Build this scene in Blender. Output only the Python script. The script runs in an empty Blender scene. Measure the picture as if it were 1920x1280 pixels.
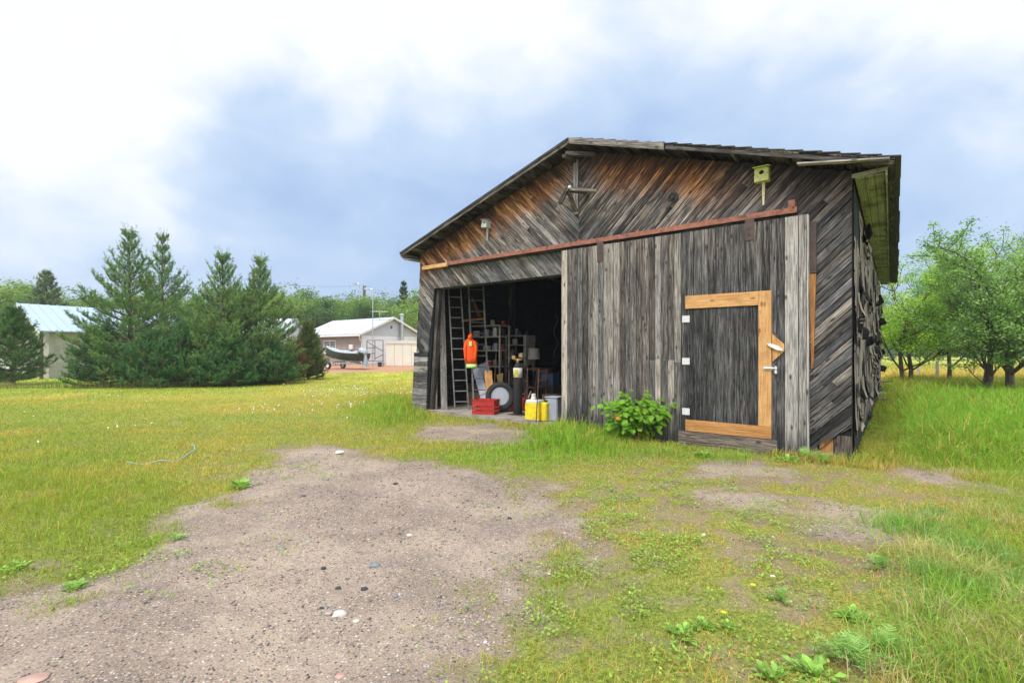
import bpy, math, random
import numpy as np
from mathutils import Vector, Matrix
R = math.radians
scene = bpy.context.scene
col = scene.collection

# ---------------------------------------------------------------- camera
CAMH, F, HZ = 1.4, 917.0, 656.0
cd = bpy.data.cameras.new('camera')
cam = bpy.data.objects.new('camera', cd); col.objects.link(cam)
cam.location = (0, 0, CAMH); cam.rotation_euler = (R(90), 0, 0)
cd.sensor_fit = 'HORIZONTAL'; cd.sensor_width = 36
cd.lens = F / 1920 * 36; cd.shift_y = 16 / 1920
cd.clip_start = 0.05; cd.clip_end = 2000
scene.camera = cam

# ---------------------------------------------------------------- sky, sun, exposure
SUN_EL, SUN_AZ = 58.0, 215.0        # azimuth clockwise from +Y
def pdir(px, py):
    v = Vector(((px-960)/F, 1, (HZ-py)/F)); v.normalize(); return v
world = bpy.data.worlds.new('World'); scene.world = world
world.use_nodes = True
nt = world.node_tree; nt.nodes.clear()
def nn(t, **kw):
    n = nt.nodes.new(t)
    for k, v in kw.items(): setattr(n, k, v)
    return n
def lk(a, b): nt.links.new(a, b)
def mathn(op, a, b=None, clamp=False):
    n = nn('ShaderNodeMath', operation=op); n.use_clamp = clamp
    for i, x in enumerate((a, b)):
        if x is None: continue
        if isinstance(x, (int, float)): n.inputs[i].default_value = x
        else: lk(x, n.inputs[i])
    return n.outputs[0]
wout = nn('ShaderNodeOutputWorld'); bg = nn('ShaderNodeBackground'); lk(bg.outputs[0], wout.inputs[0])
sky = nn('ShaderNodeTexSky', sky_type='NISHITA'); sky.sun_disc = False
sky.sun_elevation = R(SUN_EL); sky.sun_rotation = R(SUN_AZ)
sky.air_density = 1.0; sky.dust_density = 1.5; sky.ozone_density = 2.0
tc = nn('ShaderNodeTexCoord')
vn = nn('ShaderNodeVectorMath', operation='NORMALIZE'); lk(tc.outputs['Generated'], vn.inputs[0])
# big soft cloud banks, each around its own direction, broken up by noise
banks = [((60, 30), .46, .80), ((-60, 330), .24, .32), ((800, 20), .40, .75), ((722, 238), .075, .40),
         ((1850, 40), .50, .85), ((1900, 250), .26, .12), ((1330, 20), .34, .45), ((40, 460), .35, .22), ((300, 560), .35, .20), ((1000, 520), .5, .12), ((1800, 420), .3, .2),
         ((420, 260), .20, -.12), ((1180, 170), .36, -.34), ((650, 380), .28, -.16), ((1560, 300), .34, -.40), ((1900, 470), .25, -.2), ((780, 170), .2, -.15), ((230, 120), .25, .3)]
noiW = nn('ShaderNodeTexNoise'); noiW.inputs['Scale'].default_value = 2.2; noiW.inputs['Detail'].default_value = 4
noiW.inputs['Roughness'].default_value = .5
lk(vn.outputs[0], noiW.inputs['Vector'])
warp = nn('ShaderNodeVectorMath', operation='MULTIPLY_ADD')
lk(noiW.outputs['Color'], warp.inputs[0]); warp.inputs[1].default_value = (.24, .24, .24)
off = nn('ShaderNodeVectorMath', operation='ADD'); lk(vn.outputs[0], off.inputs[0]); off.inputs[1].default_value = (-.12, -.12, -.12)
lk(off.outputs[0], warp.inputs[2])
acc = None
for (p, rad, wgt) in banks:
    d = nn('ShaderNodeVectorMath', operation='DISTANCE'); lk(warp.outputs[0], d.inputs[0]); d.inputs[1].default_value = pdir(*p)
    m = nn('ShaderNodeMapRange', interpolation_type='SMOOTHERSTEP')
    lk(d.outputs['Value'], m.inputs['Value'])
    m.inputs['From Min'].default_value = 0; m.inputs['From Max'].default_value = rad*1.25
    m.inputs['To Min'].default_value = wgt; m.inputs['To Max'].default_value = 0
    acc = m.outputs[0] if acc is None else mathn('ADD', acc, m.outputs[0])
noiC = nn('ShaderNodeTexNoise'); noiC.inputs['Scale'].default_value = 3.0; noiC.inputs['Detail'].default_value = 4
noiC.inputs['Roughness'].default_value = .45
lk(vn.outputs[0], noiC.inputs['Vector'])
noiF = nn('ShaderNodeTexNoise'); noiF.inputs['Scale'].default_value = 7.5; noiF.inputs['Detail'].default_value = 6
noiF.inputs['Roughness'].default_value = .52; noiF.inputs['Distortion'].default_value = .35
fl_ = nn('ShaderNodeMapping'); lk(vn.outputs[0], fl_.inputs[0]); fl_.inputs['Scale'].default_value = (1, 1, 1.7); lk(fl_.outputs[0], noiF.inputs['Vector'])
cl = mathn('ADD', acc, mathn('MULTIPLY', mathn('SUBTRACT', noiC.outputs['Fac'], .45), 1.25))
cl = mathn('ADD', cl, mathn('MULTIPLY', mathn('SUBTRACT', noiF.outputs['Fac'], .5), 1.0))
# behind and above the viewer the cover is a plain bright overcast
sep = nn('ShaderNodeSeparateXYZ'); lk(vn.outputs[0], sep.inputs[0])
mz = nn('ShaderNodeMapRange'); lk(sep.outputs['Y'], mz.inputs['Value'])
mz.inputs['From Min'].default_value = .45; mz.inputs['From Max'].default_value = -.3
mz.inputs['To Min'].default_value = 0; mz.inputs['To Max'].default_value = .7
tp = nn('ShaderNodeMapRange', interpolation_type='SMOOTHSTEP'); lk(sep.outputs['Z'], tp.inputs['Value'])
tp.inputs['From Min'].default_value = .30; tp.inputs['From Max'].default_value = .56; tp.inputs['To Min'].default_value = .02; tp.inputs['To Max'].default_value = .42
cl = mathn('ADD', mathn('ADD', mathn('MULTIPLY', cl, .72), mz.outputs[0]), tp.outputs[0])
cr = nn('ShaderNodeValToRGB'); lk(cl, cr.inputs['Fac'])
SKYK = 1.0
stops = [(0.0, (.41, .57, .86)), (.22, (.50, .66, .93)), (.48, (.62, .77, .99)), (.70, (.84, .93, 1.06)), (.9, (1.05, 1.08, 1.12))]
e = cr.color_ramp.elements
while len(e) < len(stops): e.new(.5)
for i, (p, c) in enumerate(stops): e[i].position = p; e[i].color = (*c, 1)
# cloud colours are given for a background strength of 0.1; they veil the physical sky
cs = nn('ShaderNodeVectorMath', operation='SCALE'); lk(cr.outputs[0], cs.inputs[0]); 
up_ = nn('ShaderNodeMapRange', interpolation_type='SMOOTHSTEP'); lk(sep.outputs['Z'], up_.inputs['Value'])
up_.inputs['From Min'].default_value = .55; up_.inputs['From Max'].default_value = .95
up_.inputs['To Min'].default_value = 10*SKYK; up_.inputs['To Max'].default_value = 22*SKYK      # an overcast sky is brightest overhead
bk_ = nn('ShaderNodeMapRange'); lk(sep.outputs['Y'], bk_.inputs['Value'])
bk_.inputs['From Min'].default_value = .2; bk_.inputs['From Max'].default_value = -.5; bk_.inputs['To Min'].default_value = 1; bk_.inputs['To Max'].default_value = 1.5
lk(mathn('MULTIPLY', up_.outputs[0], bk_.outputs[0]), cs.inputs['Scale'])
mx = nn('ShaderNodeMix', data_type='RGBA'); mx.inputs['Factor'].default_value = .93
lk(sky.outputs[0], mx.inputs['A']); lk(cs.outputs[0], mx.inputs['B'])
lk(mx.outputs['Result'], bg.inputs['Color']); bg.inputs['Strength'].default_value = 0.062
ld = bpy.data.lights.new('sun', 'SUN'); ld.energy = 1.5; ld.angle = R(10); ld.color = (1, .965, .90)
sun = bpy.data.objects.new('sun', ld); col.objects.link(sun)
sdir = Vector((math.sin(R(SUN_AZ))*math.cos(R(SUN_EL)), math.cos(R(SUN_AZ))*math.cos(R(SUN_EL)), math.sin(R(SUN_EL))))
sun.rotation_euler = sdir.to_track_quat('Z', 'Y').to_euler()
vs = scene.view_settings
vs.view_transform = 'Standard'; vs.look = 'None'; vs.gamma = 1; vs.use_curve_mapping = False; vs.exposure = 0.72
scene.render.engine = 'CYCLES'
scene.cycles.max_bounces = 6; scene.cycles.diffuse_bounces = 3; scene.cycles.transparent_max_bounces = 6
scene.cycles.caustics_reflective = False; scene.cycles.caustics_refractive = False

# ---------------------------------------------------------------- noise and layout helpers
rng = np.random.default_rng(7); rnd = random.Random(11)
def vnoise(x, y, seed=0):
    x = np.asarray(x, float); y = np.asarray(y, float)
    ix = np.floor(x); iy = np.floor(y); fx = x-ix; fy = y-iy
    fx = fx*fx*(3-2*fx); fy = fy*fy*(3-2*fy)
    def h(a, b):
        s = np.sin(a*127.1+b*311.7+seed*74.7)*43758.5453
        return s-np.floor(s)
    return (h(ix, iy)*(1-fx)+h(ix+1, iy)*fx)*(1-fy)+(h(ix, iy+1)*(1-fx)+h(ix+1, iy+1)*fx)*fy
def fbm(x, y, seed=0, o=3):
    s = 0; a = .5; n = 0
    for i in range(o):
        s = s+a*vnoise(x*2**i, y*2**i, seed+i*13); n += a; a *= .55
    return s/n
def sstep(a, b, x):
    t = np.clip((x-a)/(b-a), 0, 1); return t*t*(3-2*t)
def terr(x, y):
    """height of the ground"""
    x = np.asarray(x, float); y = np.asarray(y, float)
    h = .22*sstep(24, 42, y)*sstep(2, -6, x)-.55*sstep(14, 42, y)*sstep(4, 14, x)
    h = h+.05*(fbm(x*.5, y*.5, 3)-.5)*sstep(3, 8, y)+.045*(fbm(x*1.9, y*1.9, 5)-.5)+.02*(fbm(x*6, y*6, 8)-.5)-.03*np.exp(-((x+1.9+.25*y)/.22)**2)*(y < 7)-.03*np.exp(-((x+.35+.22*y)/.22)**2)*(y < 7)
    # keep it level round the barn
    lx, ly = (x-1.20)*.786-(y-8.69)*.618, (x-1.20)*.618+(y-8.69)*.786
    d = np.maximum(np.abs(lx)-4.4, 0)+np.maximum(np.abs(ly-6.3)-6.6, 0)
    return h*sstep(0, 2.5, d)-.03*(d <= 0)
def gp(px, py):
    Y = CAMH*F/(py-HZ); X = (px-960)/F*Y
    return X, Y
def W(px, py, Z):
    return Vector(((px-960)/F*Z, Z, CAMH+(HZ-py)/F*Z))

# ---------------------------------------------------------------- mesh builders
def np_mesh(name, V, faces, mat, parent=None, cols=None, smooth=False):
    """V (n,3); faces: list of int arrays (m,k); cols (sum m,3) one colour per face"""
    me = bpy.data.meshes.new(name)
    V = np.asarray(V, np.float32)
    me.vertices.add(len(V)); me.vertices.foreach_set('co', V.ravel())
    idx = np.concatenate([f.ravel() for f in faces]).astype(np.int32)
    tot = np.concatenate([np.full(len(f), f.shape[1]) for f in faces]).astype(np.int32)
    st = np.concatenate([[0], np.cumsum(tot)[:-1]]).astype(np.int32)
    me.loops.add(len(idx)); me.loops.foreach_set('vertex_index', idx)
    me.polygons.add(len(tot)); me.polygons.foreach_set('loop_start', st)
    me.polygons.foreach_set('loop_total', tot)
    me.update(calc_edges=True)
    if smooth: me.polygons.foreach_set('use_smooth', np.ones(len(tot), bool))
    if cols is not None:
        a = me.attributes.new('tint', 'FLOAT_COLOR', 'FACE')
        c = np.ones((len(tot), 4), np.float32); c[:, :3] = cols
        a.data.foreach_set('color', c.ravel())
    me.materials.append(mat)
    o = bpy.data.objects.new(name, me); col.objects.link(o)
    if parent is not None: o.parent = parent
    return o

class MB:
    def __init__(s): s.v = []; s.f = []; s.c = []; s.uv = []; s.cur = (.5, .5, .5)
    def tint(s, *c): s.cur = c if len(c) == 3 else (c[0],)*3; return s
    def face(s, ids, uv=None):
        s.f.append(tuple(ids)); s.c.append(s.cur); s.uv.append(uv)
    def add(s, vs, fs):
        b = len(s.v); s.v += [tuple(v) for v in vs]
        for f in fs: s.face([b+i for i in f])
    def box(s, a, b, M=None):
        """box between two corners; M an optional matrix"""
        x0, y0, z0 = a; x1, y1, z1 = b
        vs = [Vector((x, y, z)) for z in (z0, z1) for y in (y0, y1) for x in (x0, x1)]
        if M is not None: vs = [M @ v for v in vs]
        L = [x1-x0, y1-y0, z1-z0]
        ax = max(range(3), key=lambda i: abs(L[i])); oo = rnd.uniform(0, 90), rnd.uniform(0, 90)
        n = len(s.v); s.v += [tuple(v) for v in vs]
        loc = [(x, y, z) for z in (z0, z1) for y in (y0, y1) for x in (x0, x1)]
        for f, skip in (((0, 2, 3, 1), 2), ((4, 5, 7, 6), 2), ((0, 1, 5, 4), 1), ((2, 6, 7, 3), 1), ((0, 4, 6, 2), 0), ((1, 3, 7, 5), 0)):
            axs = [i for i in range(3) if i != skip]
            if axs[0] != ax: axs.reverse()
            uv = [(loc[i][axs[0]]+oo[0], loc[i][axs[1]]+oo[1]) for i in f]
            s.face([n+i for i in f], uv)
    def beam(s, p, q, w, h, up=(0, 0, 1)):
        """rectangular bar from p to q"""
        p, q = Vector(p), Vector(q); d = (q-p); L = d.length; d.normalize()
        up = Vector(up)
        x = d.cross(up)
        if x.length < 1e-4: x = d.cross(Vector((1, 0, 0)))
        x.normalize(); y = x.cross(d)
        M = Matrix((( d.x, x.x, y.x, p.x), (d.y, x.y, y.y, p.y), (d.z, x.z, y.z, p.z), (0, 0, 0, 1)))
        s.box((0, -w/2, -h/2), (L, w/2, h/2), M)
    def tube(s, pts, r, n=8, caps=True):
        pts = [Vector(p) for p in pts]; rs = r if isinstance(r, (list, tuple)) else [r]*len(pts)
        b = len(s.v); fr = None
        for i, p in enumerate(pts):
            t = (pts[min(i+1, len(pts)-1)]-pts[max(i-1, 0)]).normalized()
            if fr is None:
                a = Vector((0, 0, 1)) if abs(t.z) < .9 else Vector((1, 0, 0))
                fr = t.cross(a).normalized()
            fr = (fr-t*fr.dot(t)).normalized(); g = t.cross(fr)
            for k in range(n):
                an = 2*math.pi*k/n; s.v.append(tuple(p+rs[i]*(math.cos(an)*fr+math.sin(an)*g)))
        for i in range(len(pts)-1):
            for k in range(n):
                a0 = b+i*n+k; a1 = b+i*n+(k+1) % n
                uv = [(i*.3, k*.1), (i*.3, k*.1+.1), (i*.3+.3, k*.1+.1), (i*.3+.3, k*.1)]
                s.face((a0, a1, a1+n, a0+n), uv)
        if caps:
            s.face([b+k for k in range(n)][::-1]); e_ = b+(len(pts)-1)*n; s.face([e_+k for k in range(n)])
    def lathe(s, prof, M=None, n=20):
        """prof: (radius, z) pairs turned about local z"""
        b = len(s.v)
        for (r, z) in prof:
            for k in range(n):
                an = 2*math.pi*k/n; v = Vector((r*math.cos(an), r*math.sin(an), z))
                s.v.append(tuple(M @ v if M is not None else v))
        for i in range(len(prof)-1):
            for k in range(n):
                a0 = b+i*n+k; a1 = b+i*n+(k+1) % n
                s.face((a0, a1, a1+n, a0+n))
        s.face([b+k for k in range(n)][::-1]); e_ = b+(len(prof)-1)*n; s.face([e_+k for k in range(n)])
    def prism(s, poly, tofront, toback, uvf):
        """extruded polygon; poly 2-D points, tofront/toback map them to 3-D"""
        n = len(poly); b = len(s.v)
        s.v += [tuple(tofront(p)) for p in poly]; s.v += [tuple(toback(p)) for p in poly]
        u = [uvf(p) for p in poly]
        s.face([b+i for i in range(n)], u); s.face([b+n+i for i in range(n)][::-1], u[::-1])
        for i in range(n):
            j = (i+1) % n
            s.face((b+i, b+n+i, b+n+j, b+j), [u[i], u[i], u[j], u[j]])
    def sphere(s, c, r, n=10, sc=(1, 1, 1)):
        c = Vector(c); prof = []
        b = len(s.v)
        for i in range(1, n):
            th = math.pi*i/n
            for k in range(n*2):
                an = math.pi*k/n
                s.v.append((c.x+sc[0]*r*math.sin(th)*math.cos(an), c.y+sc[1]*r*math.sin(th)*math.sin(an), c.z+sc[2]*r*math.cos(th)))
        m = n*2; top = len(s.v); s.v.append((c.x, c.y, c.z+sc[2]*r)); s.v.append((c.x, c.y, c.z-sc[2]*r))
        for i in range(n-2):
            for k in range(m):
                s.face((b+i*m+k, b+(i+1)*m+k, b+(i+1)*m+(k+1) % m, b+i*m+(k+1) % m))
        for k in range(m):
            s.face((top, b+k, b+(k+1) % m)); s.face((top+1, b+(n-2)*m+(k+1) % m, b+(n-2)*m+k))
    def build(s, name, mat, parent=None, smooth=False, bevel=0, fixn=True):
        me = bpy.data.meshes.new(name); me.from_pydata(s.v, [], s.f); me.update()
        uvl = me.uv_layers.new(name='UVMap'); flat = []
        for f, uv in zip(s.f, s.uv):
            if uv is None:
                vs = [s.v[i] for i in f]
                uv = [(v[0]+v[1]*.7, v[2]) for v in vs]
            for p in uv: flat += [p[0], p[1]]
        uvl.data.foreach_set('uv', flat)
        a = me.attributes.new('tint', 'FLOAT_COLOR', 'FACE')
        fl = []
        for c in s.c: fl += [c[0], c[1], c[2], 1]
        a.data.foreach_set('color', fl)
        if smooth: me.polygons.foreach_set('use_smooth', [True]*len(s.f)); 
        me.materials.append(mat)
        o = bpy.data.objects.new(name, me); col.objects.link(o)
        if parent is not None: o.parent = parent
        if bevel:
            m = o.modifiers.new('bevel', 'BEVEL'); m.width = bevel; m.segments = 1; m.limit_method = 'ANGLE'
        return o

def tag(o, label=None, cat=None, group=None, kind=None):
    if label: o['label'] = label
    if cat: o['category'] = cat
    if group: o['group'] = group
    if kind: o['kind'] = kind
    return o
def empty(name, loc, rz=0, label=None, cat=None, group=None):
    o = bpy.data.objects.new(name, None); col.objects.link(o); o.empty_display_size = .2
    o.location = loc; o.rotation_euler = (0, 0, rz)
    return tag(o, label, cat, group)
def copy_tree(o, parent=None):
    c = o.copy(); col.objects.link(c)
    if parent is not None: c.parent = parent
    for ch in list(o.children): copy_tree(ch, c)
    return c

# ---------------------------------------------------------------- materials
class NT:
    def __init__(s, name):
        s.m = bpy.data.materials.new(name); s.m.use_nodes = True; s.t = s.m.node_tree
        s.b = s.t.nodes['Principled BSDF']; s.out = s.t.nodes['Material Output']
    def n(s, t, **kw):
        x = s.t.nodes.new(t)
        for k, v in kw.items(): setattr(x, k, v)
        return x
    def l(s, a, b): s.t.links.new(a, b)
    def val(s, sock, v):
        if isinstance(v, (int, float)): sock.default_value = v
        elif isinstance(v, tuple): sock.default_value = (*v, 1) if len(v) == 3 and len(sock.default_value) == 4 else v
        else: s.l(v, sock)
    def math(s, op, a, b=0, clamp=False):
        x = s.n('ShaderNodeMath', operation=op); x.use_clamp = clamp
        s.val(x.inputs[0], a); s.val(x.inputs[1], b); return x.outputs[0]
    def mix(s, f, a, b, mode='MIX'):
        x = s.n('ShaderNodeMix', data_type='RGBA', blend_type=mode)
        s.val(x.inputs['Factor'], f); s.val(x.inputs['A'], a); s.val(x.inputs['B'], b); return x.outputs['Result']
    def noise(s, vec, scale, detail=3, rough=.55):
        x = s.n('ShaderNodeTexNoise'); x.inputs['Scale'].default_value = scale; x.inputs['Detail'].default_value = detail
        x.inputs['Roughness'].default_value = rough
        if vec is not None: s.l(vec, x.inputs['Vector'])
        return x.outputs['Fac']
    def ramp(s, f, stops):
        x = s.n('ShaderNodeValToRGB'); s.l(f, x.inputs[0]); e = x.color_ramp.elements
        while len(e) < len(stops): e.new(.5)
        for i, (p, c) in enumerate(stops): e[i].position = p; e[i].color = (*c, 1) if not isinstance(c, (int, float)) else (c, c, c, 1)
        return x.outputs[0]
    def rng(s, f, a, b, c=0., d=1.):
        x = s.n('ShaderNodeMapRange'); s.val(x.inputs[0], f)
        for i, v in enumerate((a, b, c, d)): s.val(x.inputs[i+1], v)
        return x.outputs[0]
    def attr(s, name='tint'):
        x = s.n('ShaderNodeAttribute', attribute_name=name); return x
    def obj(s): return s.n('ShaderNodeTexCoord').outputs['Object']
    def uv(s): return s.n('ShaderNodeTexCoord').outputs['UV']
    def scalev(s, v, sc):
        x = s.n('ShaderNodeMapping'); s.l(v, x.inputs[0]); x.inputs['Scale'].default_value = sc; return x.outputs[0]
    def bump(s, h, strength=.5, dist=.01):
        x = s.n('ShaderNodeBump'); x.inputs['Strength'].default_value = strength; x.inputs['Distance'].default_value = dist
        s.l(h, x.inputs['Height']); s.l(x.outputs[0], s.b.inputs['Normal'])
    def set(s, **kw):
        for k, v in kw.items(): s.val(s.b.inputs[k.replace('_', ' ')], v)
        return s

def simple(name, c, rough=.6, metal=0., var=.18, scale=6, dirt=None, bump=0.):
    t = NT(name); o = t.obj(); n = t.noise(o, scale, 4, .6)
    c2 = tuple(x*(1-var) for x in c); c3 = tuple(min(1, x*(1+var)) for x in c)
    k = t.ramp(n, [(.3, c2), (.7, c3)])
    if dirt:
        k = t.mix(t.rng(t.noise(o, scale*.6, 5, .65), .52, .7), k, dirt)
    t.set(Base_Color=k, Roughness=rough, Metallic=metal)
    if bump: t.bump(t.noise(o, scale*5, 4), bump, .01)
    return t.m

def wood_mat(name, mode='grey'):
    """weathered board; UV runs along the grain in metres, tint.r is the board's own tone"""
    t = NT(name); uv = t.uv(); at = t.attr(); sep = t.n('ShaderNodeSeparateColor'); t.l(at.outputs['Color'], sep.inputs[0])
    tone, hue = sep.outputs[0], sep.outputs[1]
    wv = t.noise(t.scalev(uv, (1.3, 6, 1)), 1, 2); 
    com = t.n('ShaderNodeVectorMath', operation='MULTIPLY_ADD')
    sp = t.n('ShaderNodeCombineXYZ'); t.l(wv, sp.inputs[1])
    t.l(sp.outputs[0], com.inputs[0]); com.inputs[1].default_value = (0, .035, 0); t.l(uv, com.inputs[2])
    g1 = t.noise(t.scalev(com.outputs[0], (3.4, 62, 1)), 1, 5, .74)
    g2 = t.noise(t.scalev(com.outputs[0], (1.6, 30, 1)), 1, 4, .68)
    blot = t.noise(t.scalev(uv, (1.5, 5, 1)), 1, 4, .65)
    crack = t.rng(t.noise(t.scalev(com.outputs[0], (.8, 70, 1)), 1, 2, .4), .33, .29)
    vor = t.n('ShaderNodeTexVoronoi', feature='F1'); t.l(t.scalev(uv, (4.2, 10, 1)), vor.inputs['Vector']); vor.inputs['Scale'].default_value = 1
    knot = t.rng(vor.outputs['Distance'], .21, .10)
    gr = t.math('ADD', t.math('MULTIPLY', g1, .78), t.math('MULTIPLY', g2, .29))
    v = t.math('ADD', t.math('MULTIPLY', t.math('SUBTRACT', gr, .53), 2.3 if mode != 'fresh' else 1.9), tone)
    v = t.math('ADD', v, t.math('MULTIPLY', t.math('SUBTRACT', blot, .5), .62))
    if mode == 'fresh':
        k = t.ramp(v, [(0, (.30, .12, .038)), (.45, (.54, .27, .095)), (.8, (.70, .41, .18)), (1, (.80, .54, .29))])
        k = t.mix(t.math('MULTIPLY', knot, .75), k, (.17, .06, .02))
        k = t.mix(t.math('MULTIPLY', t.rng(t.noise(t.obj(), 5, 5, .7), .5, .68), .45), k, (.24, .13, .065))
    else:
        k = t.ramp(v, [(0, (.012, .012, .013)), (.28, (.050, .049, .050)), (.5, (.125, .121, .120)), (.75, (.27, .258, .248)), (1, (.50, .465, .43))])
        warm = t.ramp(v, [(0, (.015, .012, .010)), (.3, (.065, .052, .045)), (.55, (.17, .138, .115)), (.8, (.36, .295, .24)), (1, (.58, .49, .40))])
        k = t.mix(hue, k, warm)
        if mode == 'gable':
            # sheltered boards under the roof never greyed: orange wood, eave shade painted as a dark band right below the deck
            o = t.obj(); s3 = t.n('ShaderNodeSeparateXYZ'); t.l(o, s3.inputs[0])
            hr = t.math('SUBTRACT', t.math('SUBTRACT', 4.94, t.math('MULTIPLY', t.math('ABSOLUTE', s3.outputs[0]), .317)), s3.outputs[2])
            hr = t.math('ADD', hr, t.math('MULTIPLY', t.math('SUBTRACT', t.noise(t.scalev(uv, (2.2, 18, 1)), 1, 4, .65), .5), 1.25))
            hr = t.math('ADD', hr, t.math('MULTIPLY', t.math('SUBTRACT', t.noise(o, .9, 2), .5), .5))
            ora = t.ramp(v, [(0, (.05, .020, .010)), (.35, (.22, .080, .026)), (.62, (.62, .25, .070)), (1, (.82, .46, .20))])
            fall = t.rng(hr, .25, .72, 1, 0)
            right = t.rng(s3.outputs[0], 2.05, 2.75, 1, .12)
            ctr = t.rng(t.math('ABSOLUTE', s3.outputs[0]), .12, .6, .25, 1)
            fall = t.math('MULTIPLY', t.math('MULTIPLY', fall, right), ctr)
            k = t.mix(t.math('MULTIPLY', fall, 1.0), k, ora)
            pale = t.ramp(v, [(0, (.10, .075, .055)), (.5, (.36, .27, .20)), (1, (.66, .55, .44))])
            k = t.mix(t.math('MULTIPLY', t.math('MULTIPLY', t.rng(t.math('ABSOLUTE', t.math('SUBTRACT', hr, .95)), .35, .1), t.rng(s3.outputs[0], 2.2, 2.8, 1, .1)), t.rng(g2, .50, .60)), k, pale)
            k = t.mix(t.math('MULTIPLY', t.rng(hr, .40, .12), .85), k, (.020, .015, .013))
        if mode == 'door':
            o = t.obj(); s3 = t.n('ShaderNodeSeparateXYZ'); t.l(o, s3.inputs[0])
            lo = t.math('ADD', s3.outputs[2], t.math('MULTIPLY', t.math('SUBTRACT', t.noise(t.scalev(uv, (1.2, 14, 1)), 1, 3, .6), .5), 1.3))
            k = t.mix(t.math('MULTIPLY', t.rng(lo, .55, .05), .75), k, (.018, .019, .022))
            top = t.math('MULTIPLY', t.rng(lo, 2.2, 3.1), t.rng(g2, .5, .62))
            k = t.mix(t.math('MULTIPLY', top, .45), k, (.40, .32, .25))
        k = t.mix(t.math('MULTIPLY', knot, .8), k, (.018, .014, .012))
    k = t.mix(t.math('MULTIPLY', crack, .85), k, (.012, .011, .010) if mode != 'fresh' else (.3, .12, .04))
    t.set(Base_Color=k, Roughness=.88 if mode != 'fresh' else .7)
    t.b.inputs['Specular IOR Level'].default_value = .2
    t.bump(t.math('SUBTRACT', gr, t.math('MULTIPLY', crack, .5)), .7, .006)
    return t.m

def leaf_mat(name, trans=.3, rough=.55, var=.25, spec=.25):
    t = NT(name); a = t.attr(); n = t.noise(t.obj(), 9, 2)
    k = t.mix(1.0, a.outputs['Color'], t.ramp(n, [(.3, 1-var), (.7, 1+var)]), 'MULTIPLY')
    t.set(Base_Color=k, Roughness=rough); t.b.inputs['Specular IOR Level'].default_value = spec
    if trans:
        tr = t.n('ShaderNodeBsdfTranslucent'); t.l(t.mix(1.0, k, (1.15, 1.2, .7), 'MULTIPLY'), tr.inputs[0])
        ms = t.n('ShaderNodeMixShader'); ms.inputs[0].default_value = trans
        t.l(t.b.outputs[0], ms.inputs[1]); t.l(tr.outputs[0], ms.inputs[2]); t.l(ms.outputs[0], t.out.inputs['Surface'])
    return t.m
M_ = {}
M_['plank'] = wood_mat('grey_planks'); M_['gable'] = wood_mat('gable_planks', 'gable'); M_['door'] = wood_mat('door_planks', 'door')
M_['fresh'] = wood_mat('fresh_lumber', 'fresh')
M_['black'] = simple('black_dark', (.007, .007, .007), .9)
M_['rust'] = simple('rusty_iron', (.30, .115, .07), .75, .0, .35, 14, (.12, .05, .035), .3)
M_['darksteel'] = simple('brown_steel', (.075, .05, .042), .6, .2, .3, 12, (.13, .07, .05), .2)
M_['zinc'] = simple('zinc_plate', (.62, .62, .60), .4, .5, .1, 30)
M_['white'] = simple('white_paint', (.72, .72, .70), .5, 0, .06, 9, (.55, .54, .5))
M_['alu'] = simple('aluminium', (.45, .46, .47), .42, .55, .15, 8, (.28, .27, .26))
M_['concrete'] = simple('concrete', (.30, .26, .22), .9, 0, .25, 5, (.17, .14, .11), .3)
M_['foliage'] = leaf_mat('foliage', .38); M_['needles'] = leaf_mat('needles', .15, .6); M_['grass'] = leaf_mat('grass_blades', .35, .6, .12, .12)
M_['tinted'] = leaf_mat('painted_things', 0, .5, .08)
M_['bark'] = simple('bark', (.13, .10, .075), .95, 0, .45, 10, (.07, .055, .045), .6)
# ================================================================ ground
_X = []
for (a, b, s) in ((-260, -60, 12), (-60, -24, 1.2), (-24, 16, .11), (16, 40, .9), (40, 260, 12)): _X += list(np.arange(a, b, s))
_X = np.array(_X+[260.])
_Y = []
for (a, b, s) in ((-60, -4, 6), (-4, 1, .4), (1, 5, .05), (5, 10, .09), (10, 20, .2), (20, 50, .7), (50, 120, 5), (120, 420, 20)): _Y += list(np.arange(a, b, s))
_Y = np.array(_Y+[420.])
def P(x, y):
    yy = np.maximum(y, .7); return 960+F*x/yy, HZ+CAMH*F/yy
drive_poly = [(-7, .6), (-4.2, 1.9), gp(0, 1120), gp(150, 1075), gp(330, 1000), gp(385, 945), gp(470, 895), gp(520, 845), gp(600, 832),
              gp(665, 850), gp(770, 858), gp(900, 880), gp(1000, 905), gp(1070, 960), gp(1100, 1020), gp(1085, 1085), gp(985, 1125),
              gp(915, 1180), gp(880, 1290), (-.05, 1.2), (.3, -6), (-7, -6)]
patches = [[gp(785, 797), gp(900, 795), gp(985, 808), gp(975, 832), gp(900, 832), gp(815, 822)],
           [gp(1310, 868), gp(1390, 862), gp(1450, 878), gp(1440, 898), gp(1330, 890)],
           [gp(1340, 930), gp(1420, 925), gp(1480, 960), gp(1420, 975)],
           [gp(1480, 960), gp(1570, 945), gp(1660, 990), gp(1600, 1010), gp(1500, 1000)],
           [gp(1700, 880), gp(1790, 880), gp(1800, 905), gp(1720, 900)]]
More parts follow.
